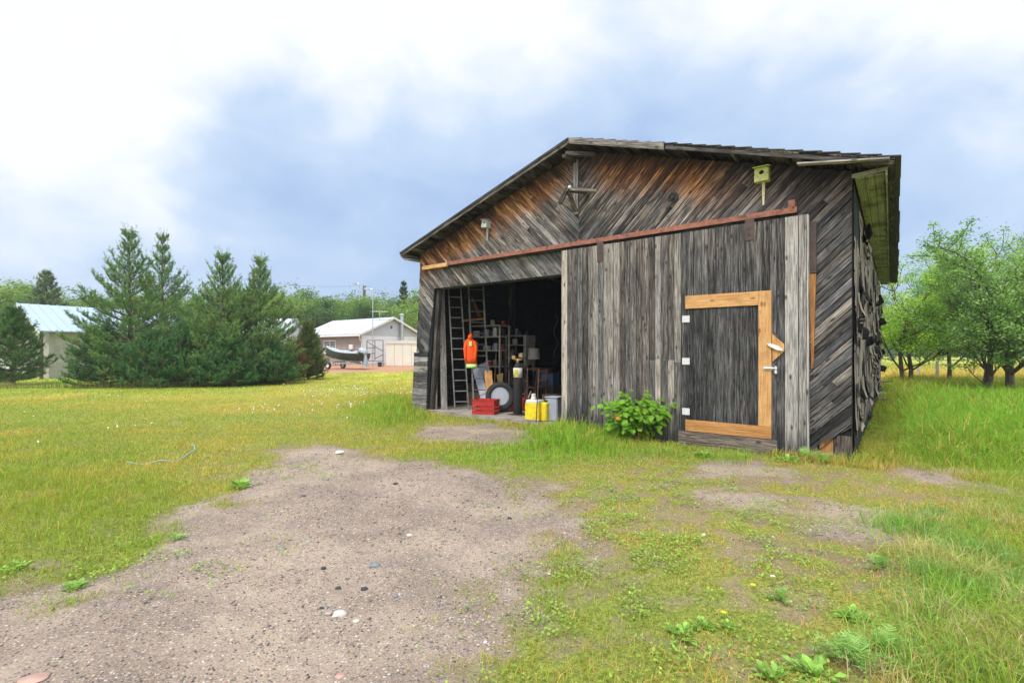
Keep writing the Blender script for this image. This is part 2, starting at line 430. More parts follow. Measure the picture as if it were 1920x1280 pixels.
def sdf(poly, x, y):
    """positive inside"""
    x = np.asarray(x, float); y = np.asarray(y, float)
    d = np.full(x.shape, 1e9); ins = np.zeros(x.shape, bool); n = len(poly)
    for i in range(n):
        x0, y0 = poly[i]; x1, y1 = poly[(i+1) % n]
        ex, ey = x1-x0, y1-y0; t = np.clip(((x-x0)*ex+(y-y0)*ey)/(ex*ex+ey*ey), 0, 1)
        d = np.minimum(d, np.hypot(x-x0-t*ex, y-y0-t*ey))
        c = (y0 > y) != (y1 > y)
        with np.errstate(divide='ignore', invalid='ignore'):
            xi = ex*(y-y0)/(ey if ey else 1e-9)+x0
        ins ^= c & (x < xi)
    return np.where(ins, d, -d)
def barn_local(x, y):
    return (x-1.20)*.786-(y-8.69)*.618, (x-1.20)*.618+(y-8.69)*.786
def gravel(x, y):
    """0 turf .. 1 bare gravel"""
    g = sdf(drive_poly, x, y)
    n = (fbm(x*2.2, y*2.2, 21)-.5)
    n0 = fbm(x*6.5, y*6.5, 23)-.5
    right = sstep(-.5, .6, x+.0*y)
    v = sstep(-.50, .42, g+n*.9+n0*.7-.10*right-.16*sstep(4.5, 6.5, y))
    v = np.clip(v-.55*sstep(.60, .72, fbm(x*1.7, y*1.7, 27))*sstep(.7, .15, g), 0, 1)
    for p in patches: v = np.maximum(v, .8*sstep(-.35, .22, sdf(p, x, y)+n*.8+n0*.6))
    return v
def sand(x, y):
    g = sdf([(-15.5, 28.0), (-9.5, 28.9), (-4.5, 31.5), (-3, 60), (-22, 60), (-22, 30)], x, y)
    return sstep(-.4, .4, g+(fbm(x, y, 33)-.5)*2)
def bl(px, py, cx, cy, rx, ry):
    return np.exp(-((px-cx)/rx)**2-((py-cy)/ry)**2)
def fields(x, y):
    """where the turf is thin / dry / lush / long, and how high it grows"""
    px, py = P(x, y); g = gravel(x, y); lx, ly = barn_local(x, y)
    n1 = fbm(x*1.1, y*1.1, 41); n2 = fbm(x*3.7, y*3.7, 43); n3 = fbm(x*.35, y*.35, 47)
    rough = sstep(-.6, 1.0, x+.25*y-1.4)*sstep(12, 8, y)*sstep(1850, 1640, px)*sstep(850, 900, py)   # scruffy ground right of the drive
    n4 = fbm(x*8.5, y*8.5, 49)
    dens = (1-.45*sstep(.50, .66, n4*.6+n2*.4))*(1-g)**1.6*(1-rough*sstep(.40, .60, n2*.45+n4*.55)*.52)
    dry = .50*bl(px, py, 620, 730, 260, 32)+.35*bl(px, py, 700, 760, 200, 40)+.33*bl(px, py, 480, 830, 330, 50)+.25*bl(px, py, 300, 760, 350, 22)
    dry = dry+rough*(.42+.60*sstep(.38, .60, n1))+.35*bl(px, py, 1000, 1230, 250, 60)+.25*bl(px, py, 1400, 905, 420, 40)
    dry = dry+.50*bl(px, py, 1600, 960, 140, 60)+.5*bl(px, py, 1760, 890, 80, 20)+.25*bl(px, py, 1700, 1000, 160, 80)
    dry = dry+.65*sstep(19, 26, y)*sstep(45, 12, y-18)*(x > 9)
    streak = fbm(x*.55+y*.1, y*2.6, 53)
    dry = np.clip(dry*1.25+.12+1.1*(n1-.5)+.6*(n3-.5)+.6*(streak-.5), 0, 1)
    lush = bl(px, py, 1060, 825, 130, 34)+bl(px, py, 720, 775, 95, 38)+.8*bl(px, py, 1840, 820, 160, 60)+.7*bl(px, py, 1000, 855, 260, 16)
    lush = lush+.75*bl(px, py, 200, 722, 500, 14)+.5*bl(px, py, 150, 800, 260, 25)*sstep(.4, .6, n3)+.8*bl(px, py, 1780, 1150, 200, 90)+.8*sstep(1650, 1740, px)*sstep(960, 820, py)*(py > 738)
    lush = np.clip(lush+.3*(n2-.5), 0, 1)
    hgt = .034+.026*n1+.05*bl(px, py, 120, 930, 200, 90)
    hgt = hgt+.20*bl(px, py, 1065, 826, 100, 24)+.22*bl(px, py, 740, 768, 55, 26)+.02*bl(px, py, 950, 850, 300, 22)
    rf = sstep(1640, 1800, px+70*(n1-.5)+ (820-py)*.55)*sstep(5.2, 7.2, y+1.2*(n1-.5))
    hgt = hgt+rf*.26+.09*sstep(-.2, .3, lx-3.9)*sstep(1.6, .2, lx-4.2)*(ly > -.5)
    hgt = hgt+.10*sstep(1600, 1780, px)*sstep(960, 1080, py)*sstep(.40, .6, n2)
    front = (np.abs(ly+.22) < .28) & (lx > -.3) & (lx < 4.6) & ~((lx > 1.5) & (lx < 3.1)); hgt = hgt+front*.08*(n2 > .42)
    hgt = hgt*(1-.45*rough)*(1-.3*g)
    return g, dens, dry, lush, hgt, rough
gx, gy = np.meshgrid(_X, _Y); gv = np.stack([gx, gy, terr(gx, gy)], -1).reshape(-1, 3)
G, D, DR, LU, HG, RO = fields(gv[:, 0], gv[:, 1]); SA = sand(gv[:, 0], gv[:, 1])
nx, ny = len(_X), len(_Y)
ii = (np.arange(ny-1)[:, None]*nx+np.arange(nx-1)[None, :]).ravel()
quads = np.stack([ii, ii+1, ii+1+nx, ii+nx], 1)
fg = G[quads].mean(1); fs = SA[quads].mean(1); cx_, cy_ = gv[quads][:, :, 0].mean(1), gv[quads][:, :, 1].mean(1)
indrive = (fg > .5) & (sdf(drive_poly, cx_, cy_) > -.6)
insand = (fs > .5) & ~indrive
tg = NT('ground_soil'); ob = tg.obj()
ag = tg.attr('mask'); sg = tg.n('ShaderNodeSeparateColor'); tg.l(ag.outputs['Color'], sg.inputs[0])
mg, md, ms_ = sg.outputs
fine = tg.noise(ob, 95, 5, .75); mid = tg.noise(ob, 14, 5, .65); big = tg.noise(ob, 1.1, 4, .6)
grav = tg.ramp(fine, [(.25, (.07, .058, .047)), (.42, (.205, .168, .135)), (.55, (.325, .272, .225)), (.72, (.52, .45, .38))])
grav = tg.mix(tg.rng(big, .42, .60), tg.mix(1., grav, (.86, .80, .77), 'MULTIPLY'), tg.mix(.45, grav, (.46, .345, .24)))
grav = tg.mix(tg.math('MULTIPLY', tg.rng(mid, .5, .72), .55), grav, (.21, .155, .125))
v1 = tg.n('ShaderNodeTexVoronoi', feature='F1'); tg.l(ob, v1.inputs['Vector']); v1.inputs['Scale'].default_value = 62; v1.inputs['Randomness'].default_value = 1
sc_ = tg.n('ShaderNodeSeparateColor'); tg.l(v1.outputs['Color'], sc_.inputs[0])
peb = tg.ramp(sc_.outputs[0], [(0, (.05, .05, .055)), (.2, (.16, .15, .15)), (.45, (.33, .27, .23)), (.7, (.42, .30, .23)), (.86, (.48, .41, .34)), (1, (.58, .54, .48))])
grav = tg.mix(tg.math('MULTIPLY', tg.rng(v1.outputs['Distance'], .48, .30), tg.rng(sc_.outputs[1], .35, .45)), grav, peb)
sand_c = tg.ramp(fine, [(.3, (.30, .15, .085)), (.7, (.52, .30, .185))])
soil = tg.mix(tg.rng(mid, .35, .65), (.20, .17, .09), tg.mix(1., grav, (.88, .84, .66), 'MULTIPLY'))
thatch = tg.ramp(tg.noise(ob, 38, 4, .7), [(.3, (.08, .10, .02)), (.55, (.22, .25, .05)), (.8, (.46, .38, .13))])
turf = tg.mix(tg.rng(tg.math('ADD', md, tg.math('MULTIPLY', tg.math('SUBTRACT', mid, .5), .8)), .35, .85), soil, thatch)
far = tg.ramp(tg.noise(tg.scalev(ob, (1, .5, 1)), .6, 4), [(.3, (.22, .31, .045)), (.55, (.42, .43, .07)), (.75, (.56, .48, .11))])
s3g = tg.n('ShaderNodeSeparateXYZ'); tg.l(ob, s3g.inputs[0])
turf = tg.mix(tg.rng(s3g.outputs[1], 8, 22), turf, far)
k = tg.mix(tg.rng(tg.math('ADD', mg, tg.math('ADD', tg.math('MULTIPLY', tg.math('SUBTRACT', mid, .5), 1.1), tg.math('MULTIPLY', tg.math('SUBTRACT', fine, .5), .9))), .25, .75), turf, grav)
k = tg.mix(tg.rng(tg.math('ADD', ms_, tg.math('MULTIPLY', tg.math('SUBTRACT', mid, .5), .4)), .42, .58), k, sand_c)
tg.set(Base_Color=k, Roughness=.95); tg.b.inputs['Specular IOR Level'].default_value = .15
hh = tg.math('ADD', tg.math('MULTIPLY', fine, .5), tg.math('MULTIPLY', tg.rng(v1.outputs['Distance'], .5, .0), .6))
tg.bump(tg.math('ADD', hh, mid), .9, .012)
def ground_part(name, sel):
    used, inv = np.unique(quads[sel].ravel(), return_inverse=True)
    o = np_mesh(name, gv[used], [inv.reshape(-1, 4)], tg.m, smooth=True)
    a = o.data.attributes.new('mask', 'FLOAT_COLOR', 'POINT'); c = np.ones((len(used), 4), np.float32)
    c[:, 0] = G[used]; c[:, 1] = D[used]; c[:, 2] = SA[used]; a.data.foreach_set('color', c.ravel())
    return tag(o, kind='structure')
ground_part('ground', ~indrive & ~insand); ground_part('gravel_driveway', indrive); ground_part('dirt_yard', insand)

# ---------------------------------------------------------------- grass blades
EX = []           # rectangles kept free of grass (barn, house) tested below
def outside(x, y):
    lx, ly = barn_local(x, y)
    return ~((lx > -4.35) & (lx < 3.97) & (ly > -.02) & (ly < 12.9)) & ~((lx > -.45) & (lx < 3.5) & (ly > -.17) & (ly < 0))
def scatter(y0, y1, per, xm=1.45):
    area = (y1**2-y0**2)*xm; n = int(area*per)
    y = np.sqrt(rng.uniform(y0*y0, y1*y1, n)); x = rng.uniform(-1, 1, n)*y*xm
    return x, y
def blades(x, y, h, w, colr, lean=.45):
    n = len(x); z = terr(x, y); an = rng.uniform(0, 2*np.pi, n); fa = an+rng.normal(0, .6, n)+np.pi/2
    ln = np.abs(rng.normal(0, lean, n))+.1
    dx, dy = np.cos(an), np.sin(an); wx, wy = np.cos(fa)*w/2, np.sin(fa)*w/2
    b = np.stack([x, y, z-.01], 1)
    m = b+np.stack([dx*h*ln*.35, dy*h*ln*.35, h*.58], 1)
    t = b+np.stack([dx*h*ln*1.15, dy*h*ln*1.15, h*np.clip(1.02-.35*ln, .45, 1)], 1)
    wv = np.stack([wx, wy, 0*wx], 1)
    V = np.stack([b-wv, b+wv, m+wv*.8, m-wv*.8, t], 1).reshape(-1, 3)
    i = np.arange(n)*5
    return V, np.stack([i, i+1, i+2, i+3], 1), np.stack([i+3, i+2, i+4], 1), colr
GREEN = np.array([.235, .345, .035]); LUSH = np.array([.185, .43, .035]); YEL = np.array([.54, .50, .075]); STRAW = np.array([.62, .37, .13]); DEEP = np.array([.07, .15, .025])
def turf_col(x, y, dry, lush, n):
    r = rng.random(n)[:, None]
    c = GREEN*(1-lush[:, None])+LUSH*lush[:, None]
    c = c*(1-.22*r)+YEL*.22*r
    d = np.clip(dry*1.25*(1-.85*np.clip(lush*1.3, 0, 1))+rng.normal(0, .16, n), 0, 1)[:, None]
    dc = np.where(rng.random(n)[:, None] < np.where((x > .2) & (y < 9), .28, .58)[:, None], YEL, STRAW)
    c = c*(1-d)+dc*d
    st = (rng.random(n) < .05+.10*dry)[:, None]; c = np.where(st, STRAW*1.05, c)
    return c*rng.uniform(.72, 1.25, n)[:, None]
parts = []
for (y0, y1, per, wmin) in ((1.6, 3.2, 5200, .0028), (3.2, 5.5, 3600, .0036), (5.5, 9, 2300, .0050), (9, 14, 1000, .0080), (14, 22, 420, .013), (22, 34, 150, .022), (34, 60, 40, .04)):
    x, y = scatter(y0, y1, per)
    g, dens, dry, lush, hgt, rough = fields(x, y)
    cl_ = .55+.9*fbm(x*9, y*9, 61, 2)
    keep = (rng.random(len(x)) < dens*cl_) & outside(x, y) & (sand(x, y) < .5)
    # nothing to see behind the barn
    x, y, dry, lush, hgt = x[keep], y[keep], dry[keep], lush[keep], hgt[keep]
    n = len(x); lng = rng.random(n)**2
    h = hgt*(.35+.75*rng.random(n)+.75*lng)*(1.0 if y0 < 20 else 1.15)
    w = (wmin+.0012*rng.random(n))*(1+.6*(hgt > .18))
    parts.append(blades(x, y, h, w, turf_col(x, y, dry, lush, n), .5+.3*(y0 < 6)))
V = []; Q = []; T = []; CQ = []; off_ = 0
for (v, q, t_, c) in parts:
    V.append(v); Q.append(q+off_); T.append(t_+off_); CQ.append(c); off_ += len(v)
CQ = np.concatenate(CQ)
tag(np_mesh('grass', np.concatenate(V), [np.concatenate(Q), np.concatenate(T)], M_['grass'], cols=np.concatenate([CQ, CQ])),
    'green and straw coloured grass covering the lawn around the gravel drive', 'grass', kind='stuff')
print('blades', len(CQ))

# ---------------------------------------------------------------- clover and small ground leaves
def leaf_disc(x, y, z, r, tilt, n=5):
    """little round leaves as tilted n-gons"""
    m = len(x); an = rng.uniform(0, 2*np.pi, m); k = np.arange(n)*2*np.pi/n
    tx, ty = np.cos(an)*tilt, np.sin(an)*tilt
    cx = np.cos(k)[None]*r[:, None]; cy = np.sin(k)[None]*r[:, None]
    return np.stack([x[:, None]+cx, y[:, None]+cy, z[:, None]+cx*tx[:, None]+cy*ty[:, None]], -1).reshape(-1, 3), np.arange(m*n).reshape(-1, n)
x, y = scatter(1.7, 8.5, 4600)
px, py = P(x, y); lx, ly = barn_local(x, y)
n5 = fbm(x*4.5, y*4.5, 71); n6 = fbm(x*1.3, y*1.3, 73)
wt = .95*bl(px, py, 1190, 1020, 150, 110)+.6*bl(px, py, 1050, 1180, 170, 120)+.45*bl(px, py, 1290, 930, 250, 60)+.5*bl(px, py, 1350, 1130, 250, 120)
wt = wt+.45*bl(px, py, 1480, 1030, 260, 90)+.8*bl(px, py, 100, 1075, 190, 42)+.7*bl(px, py, 320, 1020, 150, 45)+.5*bl(px, py, 560, 885, 80, 14)+.25*bl(px, py, 1450, 1250, 320, 80)
keep = (rng.random(len(x)) < wt*sstep(.47, .60, n5*.75+n6*.25)) & outside(x, y)
x, y = x[keep], y[keep]; n = len(x)
hz_ = rng.uniform(.004, .045, n)*(.5+fbm(x*4.5, y*4.5, 71))
v, f = leaf_disc(x, y, terr(x, y)+hz_, rng.uniform(.0035, .0085, n), rng.uniform(0, .9, n))
c = np.array([.27, .42, .07])*rng.uniform(.65, 1.3, n)[:, None]*np.array([1, 1, 1]); c[:, 0] *= rng.uniform(.8, 1.35, n)
tag(np_mesh('ground_cover', v, [f], M_['grass'], cols=c), 'low pale green clover like weeds creeping over the soil', 'ground cover', kind='stuff')
# white clover heads in the lawn
x, y = scatter(4.5, 22, 34); px, py = P(x, y)
wt = bl(px, py, 690, 743, 110, 14)+.5*bl(px, py, 640, 765, 150, 14)+.06*bl(px, py, 120, 850, 200, 60)+.06*bl(px, py, 420, 770, 200, 25)
keep = (rng.random(len(x)) < wt*1.3*sstep(.4, .6, fbm(x*.9, y*.9, 81))) & outside(x, y) & (gravel(x, y) < .3)
x, y = x[keep], y[keep]; n = len(x)
r_ = .009+.0006*y; v1_, f1_ = leaf_disc(x, y, terr(x, y)+rng.uniform(.05, .09, n), r_, rng.uniform(0, .8, n), 6)
v2_, f2_ = leaf_disc(x, y, terr(x, y)+rng.uniform(.06, .10, n), r_*.8, -rng.uniform(.5, 1.6, n), 6)
tag(np_mesh('clover_flowers', np.concatenate([v1_, v2_]), [f1_, f2_+len(v1_)], M_['tinted'], cols=np.full((2*n, 3), .62)*np.array([1, .97, .88])),
    'tiny white clover heads dotted over the lawn', 'flowers', kind='stuff')

# ---------------------------------------------------------------- pebbles
ico = bpy.data.meshes.new('tmp'); import bmesh
bmm = bmesh.new(); bmesh.ops.create_icosphere(bmm, subdivisions=1, radius=1); bmm.verts.ensure_lookup_table()
IV = np.array([v.co[:] for v in bmm.verts]); IF = np.array([[v.index for v in f.verts] for f in bmm.faces])
bmm.free(); bpy.data.meshes.remove(ico)
PC = np.array([(.075, .075, .08), (.14, .135, .135), (.24, .205, .18), (.34, .265, .21), (.40, .27, .20), (.38, .31, .24), (.46, .41, .35), (.30, .17, .125)])
def pebbles(x, y, r, flat=.55):
    n = len(x); an = rng.uniform(0, 2*np.pi, n); ca, sa = np.cos(an), np.sin(an)
    sx = r*rng.uniform(.8, 1.35, n); sy = r*rng.uniform(.6, 1, n); sz = r*flat*rng.uniform(.6, 1.1, n)
    L = IV[None]*(1+rng.normal(0, .13, (n, len(IV), 1)))
    a = L[..., 0]*sx[:, None]; b = L[..., 1]*sy[:, None]; c = L[..., 2]*sz[:, None]
    v = np.stack([x[:, None]+a*ca[:, None]-b*sa[:, None], y[:, None]+a*sa[:, None]+b*ca[:, None], terr(x, y)[:, None]+sz[:, None]*.35+c], -1)
    f = (IF[None]+np.arange(n)[:, None, None]*len(IV)).reshape(-1, 3)
    cc = PC[rng.choice(len(PC), n, p=[.07, .15, .22, .22, .12, .12, .03, .07])]*rng.uniform(.75, 1.2, n)[:, None]
    return v.reshape(-1, 3), f, np.repeat(cc, len(IF), 0)
vs_, fs_, cs_ = [], [], []; o_ = 0
for (y0, y1, per, ra, rb) in ((1.6, 3.2, 3400, .0022, .010), (3.2, 6, 1500, .0032, .013), (6, 11, 380, .006, .016)):
    x, y = scatter(y0, y1, per); g = gravel(x, y)
    _, dens, *_r = fields(x, y)
    keep = (rng.random(len(x)) < np.maximum(g, .30*(1-dens))*(.30+.9*sstep(.40, .62, fbm(x*1.6, y*1.6, 91)))) & outside(x, y)
    x, y = x[keep], y[keep]; r = ra+(rb-ra)*rng.random(len(x))**5
    v, f, c = pebbles(x, y, r); vs_.append(v); fs_.append(f+o_); cs_.append(c); o_ += len(v)
M_['stone'] = leaf_mat('stone', 0, .8, .3, .3)
tag(np_mesh('gravel', np.concatenate(vs_), [np.concatenate(fs_)], M_['stone'], cols=np.concatenate(cs_)), 'small mixed grey and pink gravel strewn over the driveway', 'gravel', kind='stuff')
print('pebbles', o_//len(IV))
# ================================================================ barn (local x right along the front, y into the barn, z up)
BX, BY, BA = 1.20, 8.69, -math.atan2(.618, .786)
def fw(px, py, d=0.):
    """photo position -> (x, z) on a plane parallel to the barn front, d metres in front of it"""
    t = (px-960)/F
    ox, oy = BX-.618*d, BY-.786*d
    x = (t*oy-ox)/(.786+.618*t)
    Z = oy-.618*x
    return x, CAMH+(HZ-py)/F*Z
def bw(x, y, z):
    return Vector((BX+.786*x+.618*y, BY-.618*x+.786*y, z))
t = NT('hinge_paint'); t.set(Base_Color=t.attr().outputs['Color'], Roughness=.5); M_['hingepaint'] = t.m
barn = empty('barn', (BX, BY, 0), BA, 'large weathered grey board barn with a low gable roof and an open bay', 'barn')
def clip(poly, nx_, ny_, d):
    """keep the side nx*x+ny*y >= d"""
    out = []
    for i in range(len(poly)):
        a, b = poly[i], poly[(i+1) % len(poly)]
        da, db = nx_*a[0]+ny_*a[1]-d, nx_*b[0]+ny_*b[1]-d
        if da >= 0: out.append(a)
        if (da >= 0) != (db >= 0):
            t = da/(da-db); out.append((a[0]+(b[0]-a[0])*t, a[1]+(b[1]-a[1])*t))
    return out
def tones(seed, lo=.15, hi=.75, warm=.3):
    r = random.Random(seed); t = r.uniform(lo, hi)
    if r.random() < .12: t = min(1, t+.20)
    if r.random() < .14: t = max(0, t-.16)
    return (t, min(1, max(0, r.gauss(warm, .22))), r.random())
def strips(mb, poly, ang, w, y0=0., th=.02, gap=.009, seed=0, lo=.15, hi=.75, warm=.3, seg=2.6, wvar=.25):
    """boards laid at an angle over a convex region of the wall"""
    ca, sa = math.cos(ang), math.sin(ang)
    nx_, ny_ = -sa, ca
    ts = [nx_*p[0]+ny_*p[1] for p in poly]; lo_t, hi_t = min(ts), max(ts)
    r0 = random.Random(seed); edges = [-7.]
    while edges[-1] < 9: edges.append(edges[-1]+w*(1+r0.uniform(-wvar, wvar)))
    for i in range(len(edges)-1):
        a, b = edges[i], edges[i+1]
        if b < lo_t or a > hi_t: continue
        pc = clip(clip(poly, nx_, ny_, a+gap/2), -nx_, -ny_, -(b-gap/2))
        if len(pc) < 3: continue
        ri = random.Random(seed*1000+i)
        cuts = [-9.-seg+ri.uniform(0, seg)]
        while cuts[-1] < 10: cuts.append(cuts[-1]+seg*ri.uniform(.6, 1.5))
        for j in range(len(cuts)-1):
            pd = clip(clip(pc, ca, sa, cuts[j]+.001), -ca, -sa, -(cuts[j+1]-.001))
            if len(pd) < 3: continue
            ar = 0
            for q in range(len(pd)):
                ar += pd[q][0]*pd[(q+1) % len(pd)][1]-pd[(q+1) % len(pd)][0]*pd[q][1]
            if abs(ar) < .002: continue
            if ar < 0: pd = pd[::-1]
            mb.cur = tones(seed*7919+i*31+j, lo, hi, warm)
            dy = ri.uniform(0, .010); ou, ov = ri.uniform(0, 80), ri.uniform(0, 80)
            mb.prism(pd, lambda p: (p[0], y0-th-dy, p[1]), lambda p: (p[0], y0, p[1]),
                     lambda p: (p[0]*ca+p[1]*sa+ou, p[0]*nx_+p[1]*ny_+ov))
ZR = lambda x: 5.06-.317*abs(x)              # top of the roof over x
XL, XR, DEP = -4.30, 3.98, 12.9
lt = fw(816, 541); lm = fw(784, 660); lb = fw(777, 776)
LINT = lt[1]
XO = lt[0]                                    # left edge of the opening
xo_b = fw(803, 776)[0]
ZL = lm[1]
wallz = lambda x: ZR(x)-.13
xw = lambda z: -4.18-.24*(1-z/3.6)            # the left wall leans out a little towards its foot
fr = MB()
A45 = R(45)
strips(fr, [(0, LINT), (0, wallz(0)), (-4.18, wallz(4.18)), (xw(LINT), LINT)], -A45, .088, seed=3, lo=.24, hi=.56, warm=.18)
strips(fr, [(xw(ZL), ZL), (xo_b+.02, ZL), (XO, LINT), (xw(LINT), LINT)], -A45, .088, seed=3, lo=.24, hi=.56, warm=.18)
s1, s2 = fw(1525, 838), fw(1590, 800)
strips(fr, [(0, -.05), (s1[0]-.02, -.05), (s1[0], s1[1]), (XR, s2[1]), (XR, wallz(XR)), (0, wallz(0))], A45, .088, seed=5, lo=.20, hi=.50, warm=.22)
fr.build('gable_wall', M_['gable'], barn)
lo_ = MB()
strips(lo_, [(xw(0)-.05, -.04), (xo_b-.02, -.04), (xo_b+.03, ZL-.01), (xw(ZL)-.05, ZL-.01)], R(1), .125, y0=-.024, gap=.004, seed=9, lo=.3, hi=.8, warm=.3, seg=9)
lo_.build('patch_boards', M_['plank'], barn)
ft = MB(); ft.cur = (.55, .9, .3)
p_ = fw(1548, 860); q_ = fw(1578, 860)
ft.box((s1[0]+.0, .0, -.05), (p_[0]-.09, .02, .42)); 
ft.build('foot_board', M_['plank'], barn)
ft = MB(); ft.cur = (.28, .5, .3); ft.box((fw(1537, 860)[0], .0, -.05), (fw(1562, 860)[0], .022, .40)); ft.build('foot_board', M_['fresh'], barn)
ft = MB(); ft.cur = (.35, .95, .3); ft.box((fw(1564, 860)[0], -.012, -.05), (XR+.004, .0, .30)); ft.build('foot_board', M_['plank'], barn)
# sheathing added behind the boards, stops light leaks and blackens their gaps
sh = MB()
def backing(poly, y0, y1):
    sh.prism(poly, lambda p: (p[0], y0, p[1]), lambda p: (p[0], y1, p[1]), lambda p: p)
backing([(.06, -.05), (XR-.01, -.05), (XR-.01, wallz(XR)), (.06, wallz(.06))], .003, .05)
backing([(-4.17, LINT+.01), (.06, LINT+.01), (.06, wallz(.06)), (-4.17, wallz(4.17))], .003, .05)
backing([(-4.40, -.05), (xo_b-.02, -.05), (XO-.01, LINT+.01), (-4.18, LINT+.01)], .003, .05)
sh.build('gap_backing', M_['black'], barn)
# jamb and header of the open bay
jb = MB(); jb.tint(.25, .5, .3)
jb.beam((xo_b+.03, .10, -.03), (XO+.03, .10, LINT), .10, .10, (1, 0, 0))
jb.build('door_jamb', M_['plank'], barn)
jb = MB(); jb.tint(.3, .3, .3); jb.box((XO, .05, LINT-.02), (.3, .16, LINT+.16)); jb.build('header_beam', M_['plank'], barn)
# other walls
sw = MB(); r1 = random.Random(4)
y = .0
while y < DEP-.01:
    w_ = r1.uniform(.13, .19); sw.cur = tones(int(y*977), .1, .4, .4)
    sw.box((XR-.022, y+.003, -.05), (XR, min(DEP, y+w_)-.003, wallz(XR)-.02)); y += w_
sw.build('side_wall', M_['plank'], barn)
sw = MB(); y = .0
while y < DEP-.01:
    w_ = r1.uniform(.13, .19); sw.cur = tones(int(y*771), .0, .15, .3)  # the bay's darkness is put into these plank tones, near black
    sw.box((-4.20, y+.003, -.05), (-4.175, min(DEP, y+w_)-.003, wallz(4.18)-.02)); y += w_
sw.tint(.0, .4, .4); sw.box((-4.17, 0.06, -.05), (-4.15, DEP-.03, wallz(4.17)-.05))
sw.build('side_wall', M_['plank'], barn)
bkw = MB(); strips(bkw, [(-4.18, -.05), (XR-.03, -.05), (XR-.03, wallz(XR)-.02), (0, wallz(0)), (-4.18, wallz(4.18)-.02)], R(90), .17, y0=DEP, th=.03, gap=.0, seed=21, lo=.0, hi=.08)  # near-black tones here too, so the bay reads dark
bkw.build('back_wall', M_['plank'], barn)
fl = MB(); fl.box((-4.14, -.02, -.12), (3.9, DEP-.04, .045)); fl.build('floor', M_['concrete'], barn)
# posts inside
for yy in (3.2, 6.4, 9.6):
    for xx in (-4.05, 3.85):
        ps = MB(); ps.tint(.3, .5, .3); ps.box((xx-.07, yy-.07, .045), (xx+.07, yy+.07, 3.55)); ps.build('post', M_['plank'], barn)

# ---- roof
YF, YB = -.336, 13.2
XEL, XER = -4.49, 4.42
def rp(x, y, dz=0):
    return (x, y, ZR(x)+dz-.05*math.sin(min(1, max(0, y/DEP))*math.pi)*(1 if x > 0 else .6))
deck = MB()
for sgn, xe in ((-1, XEL), (1, XER)):
    n = 27
    for i in range(n):
        a = xe*i/n; b = xe*(i+1)/n-.004*sgn
        deck.cur = tones(500+i*sgn, .15, .5, .5)
        ny_ = 7
        for j in range(ny_):
            ya, yb = YF+(YB-YF)*j/ny_, YF+(YB-YF)*(j+1)/ny_-.002
            tp = sgn*(.0)
            P4 = [rp(a, ya, -.018), rp(b, ya, -.018), rp(b, yb, -.018), rp(a, yb, -.018)]
            P8 = [(p[0], p[1], p[2]-.022) for p in P4]
            base = len(deck.v); deck.v += P4+P8
            for f in ((0, 1, 2, 3), (7, 6, 5, 4), (0, 4, 5, 1), (1, 5, 6, 2), (2, 6, 7, 3), (3, 7, 4, 0)):
                ids = [base+q for q in f]
                deck.face(ids, [(deck.v[q][1]+j*7, deck.v[q][0]+deck.v[q][2]*.3) for q in ids])
roof = deck.build('roof', M_['plank'], barn)
# asphalt shingles in courses, edges a little ragged
sg_ = MB(); rr = random.Random(77)
for sgn, xe in ((-1, XEL-.03), (1, XER+.035)):
    nc = 22
    for i in range(nc):
        a = xe*i/nc; b = xe*(i+1.18)/nc if i < nc-1 else xe
        y = YF-.02; step = .92
        while y < YB:
            y2 = min(YB+.02, y+step); dz = rr.uniform(0, .008); xx = b+sgn*rr.uniform(0, .022)
            sg_.tint(*([rr.uniform(.8, 1.2)]*3))
            sa_ = [rp(a, y, -.014+dz*.2), rp(xx, y, .006+dz), rp(xx, y2-.004, .006+dz), rp(a, y2-.004, -.014+dz*.2)]
            sb_ = [(p[0], p[1], p[2]-.009) for p in sa_]
            base = len(sg_.v); sg_.v += sa_+sb_
            for f in ((0, 1, 2, 3), (7, 6, 5, 4), (0, 4, 5, 1), (1, 5, 6, 2), (2, 6, 7, 3), (3, 7, 4, 0)): sg_.face([base+q for q in f])
            y = y2
t = NT('roof_felt'); at = t.attr(); n_ = t.noise(t.obj(), 120, 3); n2_ = t.noise(t.obj(), 2, 3)
t.set(Base_Color=t.mix(1, t.mix(t.rng(n2_, .5, .7), t.ramp(n_, [(.3, (.05, .048, .045)), (.7, (.14, .135, .125))]), (.12, .13, .07)), at.outputs['Color'], 'MULTIPLY'), Roughness=.95)
M_['felt'] = t.m
sg_.build('shingles', M_['felt'], roof)
# lookouts under the overhang, left and right
for sgn, n in ((-1, 13), (1, 12)):
    for i in range(n):
        x = sgn*(.28+i*.335); r_ = MB(); r_.cur = tones(900+i*sgn, .05, .3, .6)
        z = ZR(x)-.042
        r_.beam((x, YF+.03, z-.035), (x, .0, z-.035), .045, .07)
        r_.build('rafter', M_['plank'], barn)
# common rafters running down the slope inside
for k_ in range(9):
    r_ = MB(); r_.tint(.2, .5, .4); y = .5+k_*1.5
    r_.beam((XEL+.3, y, ZR(XEL+.3)-.12), (0, y, ZR(0)-.12), .05, .14); r_.beam((0, y, ZR(0)-.12), (XER-.5, y, ZR(XER-.5)-.12), .05, .14)
    r_.beam((-4.1, y+.06, 3.45), (3.9, y+.06, 3.45), .05, .14)
    r_.build('rafter', M_['plank'], barn)
